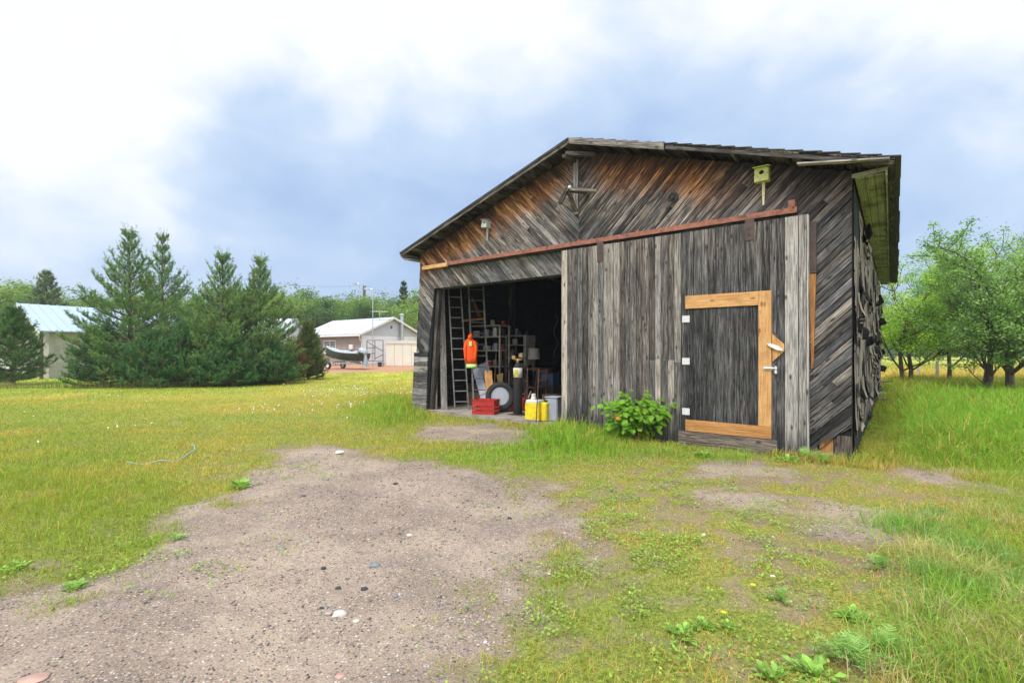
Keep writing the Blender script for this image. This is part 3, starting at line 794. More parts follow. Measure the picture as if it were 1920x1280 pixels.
# fascia boards on the rakes
def rake(xa, xb, za=0., zb=0., h=.115, yf=YF-.022, th=.022, tn=(.55, .45, .4)):
    m = MB(); m.cur = tn
    ang = math.atan2((ZR(xb)+zb)-(ZR(xa)+za), xb-xa)
    pts = [(xa, ZR(xa)+za-.006), (xb, ZR(xb)+zb-.006), (xb, ZR(xb)+zb-h-.006), (xa, ZR(xa)+za-h-.006)]
    if xb > xa: pts = pts[::-1]
    ca, sa = math.cos(ang), math.sin(ang)
    m.prism(pts, lambda p: (p[0], yf, p[1]), lambda p: (p[0], yf+th, p[1]), lambda p: (p[0]*ca+p[1]*sa, -p[0]*sa+p[1]*ca))
    return m
rake(-.0, XEL, h=.10, tn=(.50, .55, .3)).build('fascia_board', M_['plank'], barn)
rake(-.02, XEL-.01, h=.045, yf=YF-.040, th=.018, tn=(.22, .5, .3)).build('fascia_trim', M_['plank'], barn)
xb_ = fw(1245, 275, .34)[0]
rake(.0, xb_, h=.105, tn=(.6, .6, .3)).build('fascia_board', M_['plank'], barn)
xs_ = fw(1500, 300, .36)[0]
m = MB(); m.cur = (.85, .2, .3)
a1, b1 = fw(1495, 303, .38), fw(1668, 295, .38)
m.beam((a1[0], YF-.03, a1[1]-.03), (b1[0], YF-.03, b1[1]-.015), .10, .018, (0, 0, 1)); m.build('loose_fascia_board', M_['plank'], barn)
m = MB(); m.cur = (.3, .5, .3); m.beam((xb_+.02, YF+.01, ZR(xb_)-.075), (XER-.02, YF+.01, ZR(XER)-.075), .03, .05); m.build('barge_rafter', M_['plank'], barn)
# left eave: small closed box
m = MB(); m.cur = (.7, .3, .3); m.box((XEL+.02, YF, ZR(XEL)-.14), (XEL+.045, YB-.1, ZR(XEL)-.03)); m.build('eave_board', M_['plank'], barn)
m = MB(); m.cur = (.75, .3, .3); zz = ZR(XEL)-.15
m.prism([(XEL+.05, YF+.02), (-4.22, YF+.02), (-4.22, YB-.1), (XEL+.05, YB-.1)], lambda p: (p[0], p[1], zz+(p[0]-XEL)*-.10), lambda p: (p[0], p[1], zz-.02+(p[0]-XEL)*-.10), lambda p: (p[1], p[0]))
m.build('soffit', M_['plank'], barn)
# right eave: mossy boxed soffit, tapering to the back
t = NT('mossy_boards'); uv = t.uv(); at = t.attr()
g = t.noise(t.scalev(uv, (1.5, 40, 1)), 1, 4); b_ = t.noise(t.obj(), 2.6, 4, .6)
c_ = t.ramp(g, [(.25, (.25, .25, .19)), (.55, (.46, .455, .35)), (.8, (.64, .62, .52))])
c_ = t.mix(t.rng(b_, .46, .62), c_, t.ramp(g, [(.3, (.10, .10, .07)), (.7, (.30, .28, .21))]))
t.set(Base_Color=c_, Roughness=.9); t.bump(g, .4, .005); M_['mossy'] = t.m
m = MB(); ZS = 3.575
rows = 3; ncut = 9
for r_i in range(rows):
    for j in range(ncut):
        ya, yb = .02+(DEP)*j/ncut, .02+DEP*(j+1)/ncut-.006
        def xo(y): return XR+.335-(.10*y/DEP)
        fa, fb = r_i/rows, (r_i+1)/rows
        def pt(f, y, dz=0.): return (XR+.03+(xo(y)-XR-.03)*f, y, ZS-.03*(1-f)*0-.05*math.sin(math.pi*min(1, y/DEP))+dz)
        g_ = .004/.33
        P4 = [pt(fa+g_, ya, .02), pt(fb-g_, ya, .02), pt(fb-g_, yb, .02), pt(fa+g_, yb, .02)]
        P8 = [(p[0], p[1], p[2]-.02) for p in P4]
        base = len(m.v); m.v += P4+P8
        for f in ((0, 1, 2, 3), (7, 6, 5, 4), (0, 4, 5, 1), (1, 5, 6, 2), (2, 6, 7, 3), (3, 7, 4, 0)):
            ids = [base+q for q in f]; m.face(ids, [(m.v[q][1]+j*3+r_i*9, m.v[q][0]*1+r_i*5) for q in ids])
m.build('soffit', M_['mossy'], barn)
m = MB()
for j in range(6):
    ya, yb = -.02+(DEP+.2)*j/6, -.02+(DEP+.2)*(j+1)/6-.004
    xo = lambda y: XR+.34-(.10*max(0, y)/DEP)
    zz = lambda y: -.05*math.sin(math.pi*min(1, max(0, y/DEP)))
    P4 = [(xo(ya), ya, ZS-.03+zz(ya)), (xo(ya)+.022, ya, ZS-.03+zz(ya)), (xo(ya)+.022, ya, ZR(XER)-.02+.03+zz(ya)), (xo(ya), ya, ZR(XER)-.02+.03+zz(ya))]
    P8 = [(xo(yb), yb, ZS-.03+zz(yb)), (xo(yb)+.022, yb, ZS-.03+zz(yb)), (xo(yb)+.022, yb, ZR(XER)+.01+zz(yb)), (xo(yb), yb, ZR(XER)+.01+zz(yb))]
    base = len(m.v); m.v += P4+P8
    for f in ((0, 1, 2, 3), (7, 6, 5, 4), (0, 4, 5, 1), (1, 5, 6, 2), (2, 6, 7, 3), (3, 7, 4, 0)):
        ids = [base+q for q in f]; m.face(ids, [(m.v[q][1]+j*3, m.v[q][0]+m.v[q][2]) for q in ids])
m.build('eave_board', M_['mossy'], barn)
# the box's front end board, pale mossy top edge
m = MB(); m.beam((XR-.01, .005, ZS+.035), (XR+.36, .005, ZS+.055), .02, .05); m.build('eave_end_board', M_['mossy'], barn)

# ---- torn felt sheets on the right side wall
t = NT('brick_felt'); uv = t.uv(); o = t.obj(); s3 = t.n('ShaderNodeSeparateXYZ'); t.l(o, s3.inputs[0])
cm = t.n('ShaderNodeCombineXYZ'); t.l(s3.outputs[1], cm.inputs[0]); t.l(s3.outputs[2], cm.inputs[1])
fine_ = t.noise(o, 160, 3); bl_ = t.noise(cm.outputs[0], 1.6, 5, .6)
c_ = t.ramp(fine_, [(.3, (.20, .165, .135)), (.7, (.38, .32, .265))])
c_ = t.mix(t.rng(bl_, .42, .7, 0, .5), c_, (.27, .22, .18))
st_ = t.noise(t.scalev(cm.outputs[0], (7, 1.1, 1)), 1, 5, .62)
c_ = t.mix(t.rng(st_, .46, .44), c_, (.010, .010, .011))
st2 = t.noise(t.scalev(cm.outputs[0], (1.2, 3.0, 1)), 1, 6, .66)
c_ = t.mix(t.rng(st2, .44, .43), c_, (.014, .013, .013))
t.set(Base_Color=c_, Roughness=.95); t.b.inputs['Specular IOR Level'].default_value = .1
t.bump(t.math('ADD', t.rng(st_, .38, .40), t.math('MULTIPLY', fine_, .2)), .6, .01); M_['brickfelt'] = t.m
def felt_sheet(y0, y1, z0, z1, seed, mat, nm, lift=.01, xoff=0., rag=.10):
    """ragged-edged thin sheet nailed to the side wall"""
    m = MB(); n = max(4, int((y1-y0)/.045)); rs = random.Random(seed)
    tp, bt = [], []
    for i in range(n+1):
        y = y0+(y1-y0)*i/n
        a = (fbm(np.array([y*9.+seed]), np.array([1.]), seed)[0]-.5)*2; b = (fbm(np.array([y*14.+seed]), np.array([5.]), seed+3)[0]-.5)*2
        tp.append((y, z1+rag*.5*a)); bt.append((y, z0+rag*1.3*b+(rs.random() < .2)*rs.uniform(-.03, .16)*rag*8))
    rows_ = 6
    for i in range(n+1):
        for k in range(rows_+1):
            f = k/rows_; z = bt[i][1]+(tp[i][1]-bt[i][1])*f
            wv = (fbm(np.array([tp[i][0]*2.3]), np.array([z*1.7]), seed+9)[0])*.05
            m.v.append((XR+lift+xoff+wv*(.4+.6*(1-f)), tp[i][0], z))
    for i in range(n):
        for k in range(rows_):
            a = i*(rows_+1)+k; m.face((a, a+rows_+1, a+rows_+2, a+1))
    o = m.build(nm, mat, barn)
    s_ = o.modifiers.new('thickness', 'SOLIDIFY'); s_.thickness = .006; s_.offset = 0
    return o
felt_sheet(.10, 12.85, .05, 3.55, 2, M_['black'], 'felt_underlay', .004, rag=.05)
yy = .12; sd = 30
for (a, b, zb, zt) in ((.07, 1.05, 1.50, 2.85), (.05, 1.0, .36, 1.46), (1.02, 2.3, 1.75, 3.40), (.98, 2.4, .30, 1.80), (2.36, 4.1, 1.62, 3.46), (2.45, 4.2, .26, 1.66),
                       (4.2, 6.6, 1.85, 3.46), (4.25, 6.5, .25, 1.86), (6.7, 9.3, 1.7, 3.46), (6.6, 9.2, .22, 1.74), (9.35, 12.7, 1.8, 3.46), (9.3, 12.7, .2, 1.82)):
    felt_sheet(a, b, zb, zt, sd, M_['brickfelt'], 'siding_sheet', .016, rag=.14); sd += 7
# loose scraps of siding that overlap unevenly, each lifting at its lower edge
rs_ = random.Random(91)
for i in range(64):
    y0 = .1+12.4*(i+rs_.random())/64; zc = rs_.uniform(.35, 3.3); w_ = rs_.uniform(.12, .5)*(1+y0*.06); h_ = rs_.uniform(.12, .55); lf = rs_.uniform(.02, .085)
    m = MB(); n_ = 5; sk = rs_.uniform(-.1, .1)
    for a in range(n_+1):
        f = a/n_; top = zc+h_*.5+rs_.uniform(-.04, .04); bot = zc-h_*.5+rs_.uniform(-.09, .09)
        for b in range(4):
            g = b/3; m.v.append((XR+.05+lf*g*g*(.6+.4*math.sin(a*1.7+i)), y0+w_*(f-.5)+sk*g, top+(bot-top)*g))
    for a in range(n_):
        for b in range(3): q = a*4+b; m.face((q, q+4, q+5, q+1))
    o = m.build('siding_scrap', M_['brickfelt'] if rs_.random() < .86 else M_['black'], barn); s_ = o.modifiers.new('thickness', 'SOLIDIFY'); s_.thickness = .007
# curled flaps that peel away from the wall
M_['feltback'] = simple('felt_back', (.028, .028, .030), .85, 0, .3, 20)
fs_i = 0
for (px, py, w_, h_, curl, up) in ((1614, 440, .5, .34, .20, 1), (1622, 415, .4, .3, .12, 1), (1602, 610, .16, .30, .12, -1), (1642, 605, .8, .30, .34, 1), (1636, 640, .6, .26, .22, -1), (1612, 625, .3, .26, .16, -1),
                                (1620, 640, .35, .24, .20, 1), (1632, 655, .4, .22, .24, -1), (1638, 565, .6, .4, .28, 1), (1628, 700, .5, .16, .14, -1), (1620, 742, .22, .12, .10, 1), (1622, 780, .25, .16, .12, -1), (1630, 795, .5, .14, .2, -1), (1645, 660, .8, .3, .28, 1), (1648, 690, .9, .25, .3, -1)):
    tq = (px-960)/F; y = (tq*(BY-.618*XR)-(BX+.786*XR))/(.618-.786*tq); Zq = BY-.618*XR+.786*y; z = CAMH+(HZ-py)/F*Zq
    m = MB(); m.tint(1, 1, 1); nn_ = 7
    rf_ = random.Random(fs_i+5); wl = w_*.62; curl = curl*.6; hh_ = h_*rf_.uniform(.55, 1.0)
    for i in range(nn_+1):
        f = i/nn_; a = f*rf_.uniform(1.0, 1.25)
        ox, oy = curl*1.15*math.sin(a), wl*.35*(1-math.cos(a))*2+wl*.15*f
        for k in range(5):
            g_ = k/4-.5
            zz_ = z+g_*hh_*(1-.30*f)+up*.22*hh_*f*f-.05*hh_*math.sin(k*2.1+fs_i)*f
            m.v.append((XR+.035+ox*(1-.35*(g_+.5)*(up > 0)-.35*(.5-g_)*(up < 0)), y-oy*.6+.04*g_, zz_))
    for i in range(nn_):
        for k in range(4):
            a = i*5+k; m.face((a, a+1, a+6, a+5))
    o = m.build('torn_flap', M_['feltback'], barn, smooth=True)
    s_ = o.modifiers.new('thickness', 'SOLIDIFY'); s_.thickness = .008; fs_i += 1
m = MB(); m.tint(.12, .3, .3); m.box((XR+.0, -.012, -.03), (XR+.008, .03, 3.5)); m.build('corner_gap_strip', M_['black'], barn)  # thin black strip stands in for the dark gap at the corner

# ---- track and sliding door
a1, b1 = fw(838, 494, .13), fw(1494, 394, .13)
tr = MB(); 
ang = math.atan2(b1[1]-a1[1], b1[0]-a1[0])
tr.box((a1[0], -.135, a1[1]-.035), (b1[0], -.125, a1[1]+.035)); tr.box((a1[0], -.125, a1[1]+.022), (b1[0], -.03, a1[1]+.034))
tr.box((a1[0], -.155, a1[1]-.044), (b1[0], -.1352, a1[1]-.034))
TZ = a1[1]
track = tr.build('door_track', M_['rust'], barn)
for xx in [a1[0]+.04+i*(b1[0]-a1[0]-.12)/6 for i in range(7)]:
    m = MB(); m.box((xx-.03, -.146, TZ-.045), (xx+.03, -.136, TZ+.055)); m.box((xx-.005, -.152, TZ-.01), (xx+.01, -.146, TZ+.005)); m.build('bracket', M_['rust'], track)
m = MB(); m.box((b1[0]-.10, -.15, TZ+.03), (b1[0]-.02, -.03, TZ+.13)); m.build('end_stop', M_['rust'], track, bevel=.008)
m = MB(); m.tint(.75, .95, .2); c0 = fw(793, 501, .08)
m.box((c0[0], -.11, TZ-.05), (a1[0]+.0, -.03, TZ+.03)); m.build('track_timber', M_['fresh'], barn)
m = MB(); m.tint(.2, .5, .4); m.box((a1[0], -.095, TZ-.075), (b1[0]-.02, -.03, TZ+.018)); m.build('track_timber', M_['plank'], barn)
DY = -.165      # front face of the sliding door
dl, dr = fw(1055, 470, .165), fw(1512, 402, .165)
dbl, dbr = fw(1052, 797, .165), fw(1522, 852, .165)
door_z = dr[1]-.0
print('door', dl, dr, dbl, dbr, TZ, 'opening', XO, xo_b, LINT, ZL)
ZT = TZ-.075
sd_ = MB(); r2 = random.Random(12)
zt_l, zt_r = dl[1], dr[1]
x = dl[0]; i = 0
mx0, mx1 = fw(1286, 600, .165)[0], fw(1447, 600, .165)[0]       # small door within the door
mz0, mz1 = fw(1286, 812, .165)[1]-.0, fw(1440, 545, .165)[1]
xs = fw(1466, 500, .165)[0]
while x < dr[0]-.01:
    w_ = r2.uniform(.085, .115) if x < xs else r2.uniform(.13, .17)
    x2 = min(dr[0], x+w_)
    if dr[0]-x2 < .04: x2 = dr[0]
    tn = tones(3000+i, .31, .55, .34)
    if i == 0: tn = (.88, .75, .3)
    elif x >= xs: tn = (.80, .12, .3) if i % 2 else (.68, .2, .3)
    elif mx0-.02 < x < mx1: tn = (tn[0]*.8, .10, tn[2])
    elif x > mx1: tn = (.30, .15, .3)
    elif r2.random() < .14: tn = (.66, .5, .5)
    sd_.cur = tn
    dy = r2.uniform(0, .008)
    z0 = -.02+.012*(r2.random()) if x > .9 else .12
    segs = [(z0, zt_l+(zt_r-zt_l)*(x-dl[0])/(dr[0]-dl[0]))]
    xc = (x+x2)/2
    if mx0-.62 < xc < mx0-.12:                     # spliced boards left of the small door
        segs = [(z0, fw(1230, 672, .165)[1]-r2.uniform(0, .1)), (0, segs[0][1])]; segs[1] = (segs[0][1]+.006, segs[1][1])
    for q_i, (za, zb) in enumerate(segs):
        if len(segs) == 2 and q_i == 0: sd_.cur = (.72 if i % 2 else .45, .7 if i % 2 else .2, .3)
        elif len(segs) == 2: sd_.cur = tn
        sd_.box((x+.0035, DY-dy, za), (x2-.0035, DY+.022, zb))
    x = x2; i += 1
sdoor = sd_.build('sliding_door', M_['door'], barn)
m = MB(); m.tint(.2, .4, .3)
for z_ in (.35, 1.6, 2.75): m.box((dl[0]+.02, DY+.023, z_), (dr[0]-.02, DY+.06, z_+.14))
m.tint(.1, .3, .3); m.box((dl[0]+.03, DY+.061, .1), (dr[0]-.03, DY+.075, min(zt_l, zt_r)-.02))
m.build('cross_rail', M_['plank'], sdoor)
m = MB(); m.tint(.8, .6, .3); m.box((dl[0]-.024, DY+.0, .1), (dl[0]-.002, DY+.07, zt_l)); m.build('edge_board', M_['plank'], sdoor)
m = MB(); m.tint(.85, .1, .3); m.box((dr[0]+.002, DY+.0, .0), (dr[0]+.024, DY+.08, zt_r)); m.build('edge_board', M_['plank'], sdoor)
for px in (1125, 1405):
    hx, hz0 = fw(px, 472 if px < 1200 else 428, .18)
    m = MB(); m.box((hx-.06, DY-.014, hz0-.17), (hx+.06, DY-.006, TZ-.04)); m.box((hx-.01, DY-.022, hz0-.10), (hx+.01, DY-.012, hz0-.08)); m.box((hx-.01, DY-.022, hz0-.02), (hx+.01, DY-.012, hz0-.0))
    m.build('door_hanger', M_['darksteel'], sdoor, bevel=.003)
# low skirting boards under the door planks left and below the small door
m = MB(); m.tint(.3, .5, .2); m.box((dl[0]+.02, DY+.0, -.03), (.9, DY+.02, .11)); m.build('skirt_board', M_['door'], sdoor)
k0, k1 = fw(1272, 808, .2), fw(1457, 856, .2)
m = MB(); m.tint(.46, 1.0, .2); m.box((k0[0], DY-.045, -.03), (k1[0], DY-.008, fw(1365, 815, .19)[1]-.008)); m.build('skirt_board', M_['plank'], sdoor, bevel=.003)
# small man door: fresh lumber on three sides
YD = DY-.032
def fb(x0, z0, x1, z1, tn, d=YD):
    m = MB(); m.cur = (tn, .9, .3); m.box((x0, d, z0), (x1, DY-.006, z1)); return m.build('frame_board', M_['fresh'], mdoor, bevel=.003)
md_ = MB(); md_.cur = (.16, .15, .2)
xq = mx0+.012; q_i = 0
while xq < mx1-.17:
    x2 = min(mx1-.165, xq+r2.uniform(.09, .115)); md_.cur = (r2.uniform(.12, .38), .12, .2)
    md_.box((xq+.002, DY-.012, mz0+.05), (x2-.002, DY-.0045, mz1-.03)); xq = x2
mdoor = md_.build('man_door', M_['door'], sdoor)
zt1, zt0 = mz1, fw(1440, 571, .19)[1]
zb1, zb0 = fw(1365, 793, .19)[1], fw(1365, 815, .19)[1]
xv0 = fw(1422, 600, .19)[0]
fb(mx0, zt0, xv0-.002, zt1, .55); fb(xv0, zb1+.002, mx1, zt1, .6); fb(mx0, zb0, mx1, zb1, .30)
for py in (598, 677, 771):
    hx, hz0 = fw(1286, py, .18)
    m = MB(); m.tint(.7); m.box((hx-.055, DY-.017, hz0-.05), (hx-.004, DY-.0125, hz0+.05)); m.box((hx+.004, DY-.017, hz0-.05), (hx+.055, DY-.0125, hz0+.05))
    m.tube([(hx, DY-.02, hz0-.05), (hx, DY-.02, hz0+.05)], .006, 6)
    m.cur = (.03, .03, .03)
    for sx in (-.04, -.022, .022, .04):
        for sz in (-.034, .0, .034): m.sphere((hx+sx, DY-.0175, hz0+sz), .004, 4)
    m.build('hinge', M_['hingepaint'], sdoor)
# triangular wooden handle board, white turn-button, sliding bolt
tri = [fw(1447, 625, .2), fw(1470, 645, .2), fw(1470, 658, .2), fw(1448, 678, .2)]
m = MB(); m.cur = (.5, .9, .3); m.prism(tri, lambda p: (p[0], DY-.028, p[1]), lambda p: (p[0], DY-.006, p[1]), lambda p: (p[1], p[0]))
m.build('handle_board', M_['fresh'], sdoor)
a2, b2 = fw(1437, 644, .23), fw(1467, 656, .23)
mid_ = Vector(((a2[0]+b2[0])/2, (a2[1]+b2[1])/2)); dv = Vector((b2[0]-a2[0], b2[1]-a2[1])); nv = Vector((-dv.y, dv.x)).normalized()*.028
pl = [mid_-dv/2, mid_-dv*.32-nv*.7, mid_+dv*.2-nv, mid_+dv/2-nv*.5, mid_+dv/2+nv*.3, mid_+dv*.15+nv, mid_-dv*.3+nv*.8]
m = MB(); m.prism([tuple(p) for p in pl], lambda p: (p[0], DY-.058, p[1]), lambda p: (p[0], DY-.034, p[1]), lambda p: p); m.build('turn_button', M_['white'], sdoor)
bx, bz = fw(1442, 690, .2)
m = MB(); m.box((bx-.075, DY-.040, bz-.022), (bx+.045, DY-.033, bz+.022)); m.tube([(bx-.06, DY-.05, bz), (bx+.10, DY-.05, bz)], .009, 8)
m.box((bx+.07, DY-.052, bz-.045), (bx+.095, DY-.03, bz+.03)); m.sphere((bx+.083, DY-.05, bz-.06), .02, 5)
m.build('bolt_latch', M_['zinc'], sdoor)
# steel channel and new stud right of the sliding door
cx0 = fw(1516, 420, .05)[0]; cx1 = fw(1531, 420, .05)[0]
zc1, zc0 = fw(1523, 416, .05)[1], fw(1523, 512, .05)[1]
m = MB(); m.box((cx0, -.065, zc0), (cx1, -.03, zc1)); m.box((cx0+.012, -.069, zc0+.04), (cx1-.012, -.0652, zc1-.04)); m.build('steel_channel', M_['darksteel'], barn, bevel=.003)
m = MB(); m.cur = (.12, .9, .3); m.prism([(cx0+.03, fw(1523, 690, .05)[1]), (cx0+.055, fw(1523, 690, .05)[1]), (cx1-.005, zc0-.01), (cx0+.01, zc0-.01)], lambda p: (p[0], -.06, p[1]), lambda p: (p[0], -.03, p[1]), lambda p: (p[1], p[0])); m.build('door_guide_board', M_['fresh'], barn)

# ---- things hung on the gable
def bird_house(px, py, s, tint_, roofm, label, rod, rot=0.):
    hx, hz0 = fw(px, py, .1)
    p = bw(hx, -.03, hz0); e_ = empty('birdhouse', p, BA, label, 'birdhouse')
    w_, h_, d_ = .085*s, .16*s, .13
    m = MB(); m.tint(*tint_)
    Mx = Matrix.Rotation(rot, 4, 'Y')
    n0 = len(m.v)
    # box with a round hole: front ring of faces
    m.box((-w_, -d_, -h_*.5), (w_, -d_+.012, h_*.02), Mx)
    hol = 10; R_ = .03*s; cz = h_*.22
    ring = [(R_*math.cos(2*math.pi*k/hol), cz+R_*math.sin(2*math.pi*k/hol)) for k in range(hol)]
    outer = []
    for k in range(hol):
        an = 2*math.pi*k/hol; c_, s_ = math.cos(an), math.sin(an); q = max(abs(c_)/w_, abs(s_)/(h_*.3))
        outer.append((c_/q, h_*.32+s_/q))
    b_ = len(m.v)
    for (a_, c_) in ring: m.v.append(tuple(Mx @ Vector((a_, -d_, c_))))
    for (a_, c_) in outer: m.v.append(tuple(Mx @ Vector((a_, -d_, c_))))
    for (a_, c_) in ring: m.v.append(tuple(Mx @ Vector((a_, -d_+.05, c_))))
    for k in range(hol):
        j = (k+1) % hol
        m.face((b_+k, b_+hol+k, b_+hol+j, b_+j)); m.face((b_+k, b_+j, b_+2*hol+j, b_+2*hol+k))
    m.box((-w_, -d_+.0125, -h_*.5), (-w_+.012, 0, h_*.62), Mx); m.box((w_-.012, -d_+.0125, -h_*.5), (w_, 0, h_*.62), Mx)
    m.box((-w_+.0125, -d_+.0125, -h_*.5), (w_-.0125, 0, -h_*.5+.012), Mx); m.box((-w_+.0125, -.012, -h_*.48), (w_-.0125, -.001, h_*.62), Mx)
    m.build('box', M_['tinted_rough'], e_)
    m = MB(); m.box((-w_+.014, -d_+.052, 0), (w_-.014, -d_+.056, h_*.55), Mx); m.build('hole_dark_plate', M_['black'], e_)  # black plate set behind the hole as the dark inside
    m = MB(); m.tint(*roofm); m.prism([(-.0, h_*.80), (-d_-.04, h_*.60), (-d_-.04, h_*.66), (0, h_*.86)], lambda p: Mx @ Vector((-w_-.015, p[0], p[1])), lambda p: Mx @ Vector((w_+.015, p[0], p[1])), lambda p: p)
    m.build('lid', M_['tinted_rough'], e_)
    m = MB(); m.tint(*rod); m.prism([(-.02, -h_*.5), (.02, -h_*.5), (.010, -h_*.5-.30*s), (-.010, -h_*.5-.30*s)], lambda p: (p[0]+.01, -.045, p[1]), lambda p: (p[0]+.01, -.02, p[1]), lambda p: p)
    m.build('mounting_stick', M_['tinted_rough'], e_)
    return e_
t = NT('flaking_paint'); a = t.attr(); o = t.obj(); n_ = t.noise(o, 22, 5, .7)
t.set(Base_Color=t.mix(t.rng(n_, .56, .62), a.outputs['Color'], (.30, .29, .27)), Roughness=.8); M_['tinted_rough'] = t.m
bird_house(911, 421, .82, (.48, .49, .49), (.40, .41, .41), 'small plain grey birdhouse on a thin stick, left slope of the barn gable', (.42, .41, .38), .12)
bird_house(1429, 330, 1.05, (.50, .50, .16), (.56, .56, .10), 'faded yellow birdhouse on a pale stick, right slope of the barn gable', (.60, .52, .34))
# weathered bracket with arms at the ridge
kx = fw(1080, 350, .05)[0]; T_ = lambda px, py, d: (fw(px, py, d)[0], -d, fw(px, py, d)[1])
wb = empty('wooden_bracket', bw(kx, -.03, fw(1080, 400, .05)[1]), BA, 'weathered wooden bracket with three arms and a white knob below the ridge', 'bracket')
def rel(m_): # express barn-local geometry relative to the bracket's own base
    bx_, bz_ = kx, fw(1080, 400, .05)[1]
    m_.v = [(v[0]-bx_, v[1]+.03, v[2]-bz_) for v in m_.v]; return m_
m = MB(); m.tint(.62, .4, .3); m.box((kx-.055, -.06, fw(1080, 402, .05)[1]), (kx+.045, -.032, fw(1080, 300, .05)[1])); rel(m).build('back_board', M_['plank'], wb)
m = MB(); m.tint(.35, .5, .3); m.beam(T_(1062, 355, .45), T_(1100, 359, .07), .09, .07); rel(m).build('arm', M_['plank'], wb)
m = MB(); m.tint(.45, .9, .3); m.beam(T_(1064, 356, .40), T_(1080, 397, .09), .08, .03, (0, 1, 0)); rel(m).build('arm', M_['plank'], wb)
m = MB(); m.tint(.30, .9, .3); m.beam(T_(1062, 357, .40), T_(1049, 382, .36), .08, .03, (0, 1, 0)); rel(m).build('arm', M_['plank'], wb)
m = MB(); m.tint(.6, .6, .3); m.beam(T_(1066, 355, .42), T_(1118, 358, .12), .06, .05); rel(m).build('arm', M_['plank'], wb)
m = MB(); c0 = T_(1068, 351, .46); m.sphere(c0, .03, 6); rel(m).build('knob', M_['white'], wb, smooth=True)
m = MB(); m.tint(.40, .5, .3); m.beam(T_(1060, 288, .40), T_(1116, 290, .04), .07, .06); o = m.build('ridge_beam', M_['plank'], barn)
m = MB(); m.tint(.30, .5, .3); m.box(tuple(Vector(T_(1058, 292, .38))+Vector((-.04, 0, -.03))), tuple(Vector(T_(1058, 292, .38))+Vector((.05, .34, .03)))); m.build('ridge_beam', M_['plank'], barn)
# black pulley plate
hx, hz0 = fw(1262, 370, .04)
pu = empty('wall_pulley', bw(hx, -.03, hz0), BA, 'round black iron pulley fixed to the right half of the gable', 'pulley')
Mr = Matrix.Rotation(R(90), 4, 'X')
m = MB(); m.lathe([(.02, 0), (.075, 0), (.085, .012), (.075, .024), (.055, .026), (.05, .012), (.03, .012), (.03, .05), (.012, .052)], Mr, 20); m.build('wheel', M_['feltback'], pu)
m = MB(); m.cur = (.4, .8, .2); m.beam((-.02, -.012, -.06), (-.12, -.012, -.16), .05, .02, (0, 1, 0)); m.build('mount', M_['plank'], pu)
# ================================================================ things stored in the open bay
FLZ = .047
M_['rubber'] = simple('rubber', (.020, .020, .021), .8, 0, .3, 30)
M_['redplastic'] = simple('red_plastic', (.42, .022, .018), .5, 0, .25, 10, (.20, .03, .02))
M_['yellow'] = simple('yellow_label', (.78, .60, .015), .55, 0, .15, 10, (.45, .33, .03))
M_['jugwhite'] = simple('white_plastic', (.60, .60, .55), .5, 0, .08, 8)
M_['greyplastic'] = simple('grey_plastic', (.33, .36, .42), .5, 0, .12, 8)
M_['chrome'] = simple('wheel_alloy', (.33, .34, .36), .35, .6, .1, 20)
M_['orange'] = simple('orange_fabric', (1.0, .10, .006), .8, 0, .12, 6)
M_['lime'] = simple('reflective_tape', (.55, .85, .25), .5, 0, .1, 8)
M_['brownwood'] = simple('brown_varnish', (.14, .065, .035), .6, 0, .3, 9)
M_['brass'] = simple('brass', (.45, .30, .12), .4, .7, .2, 20)
M_['shade'] = simple('lamp_shade_cloth', (.42, .38, .32), .9, 0, .1, 6)
M_['shelf'] = simple('painted_shelf', (.45, .42, .36), .7, 0, .15, 5, (.2, .17, .13))
def at(px, py, Z):
    return W(px, py, Z)
def bpos(x, y, z=FLZ): return bw(x, y, z)
def floor_at(px, py):
    Z = (CAMH-FLZ)*F/(py-HZ); return (px-960)/F*Z, Z
M_['aludark'] = simple('dull_aluminium', (.17, .165, .155), .6, .3, .3, 8, (.09, .08, .07))
# ladders leaning on the left wall: rails + rungs
def ladder(p0, q0, p1, q1, n, label, mat, rw=.05, rt=.03):
    """p0->q0 one rail foot to head, p1->q1 the other"""
    base = (Vector(p0)+Vector(p1))/2; e_ = empty('ladder', base, 0, label, 'ladder', 'ladders leaning inside the open bay')
    f = lambda v: Vector(v)-base
    side = (f(p1)-f(p0)).normalized()
    for a, b in ((p0, q0), (p1, q1)):
        m = MB(); m.cur = (.6, .3, .3); m.beam(f(a), f(b), rt, rw, side.cross(f(b)-f(a))); m.build('rail', mat, e_)
    for i in range(n):
        t_ = (i+.7)/n; m = MB(); m.cur = (.5, .3, .3)
        m.tube([f(Vector(p0).lerp(Vector(q0), t_)), f(Vector(p1).lerp(Vector(q1), t_))], .014, 6); m.build('rung', mat, e_)
    return e_
ladder(bpos(-3.50, .40), bpos(-3.80, .48, 2.95), bpos(-3.28, .62), bpos(-3.62, .70, 2.95), 12, 'long grey aluminium ladder, the taller pair of rails nearest the jamb', M_['aludark'])
ladder(bpos(-3.12, .62), bpos(-3.50, .85, 2.9), bpos(-2.92, .92), bpos(-3.28, 1.12, 2.9), 11, 'weathered ladder with dark rungs standing just left of the orange jacket', M_['plank'])
def plank_thing(a, b, w, th, label, mat, tone=(.45, .6, .3), nm='plank', cat='plank', up=(0, 0, 1)):
    m = MB(); m.cur = tone; m.beam(Vector((0, 0, 0)), Vector(b)-Vector(a), w, th, up)
    o = m.build(nm, mat); o.location = a
    return tag(o, label, cat)
plank_thing(bpos(-3.98, .16), bpos(-4.0, .22, 2.75), .20, .03, 'wide grey plank standing upright behind the left door jamb', M_['plank'], (.45, .3, .3))
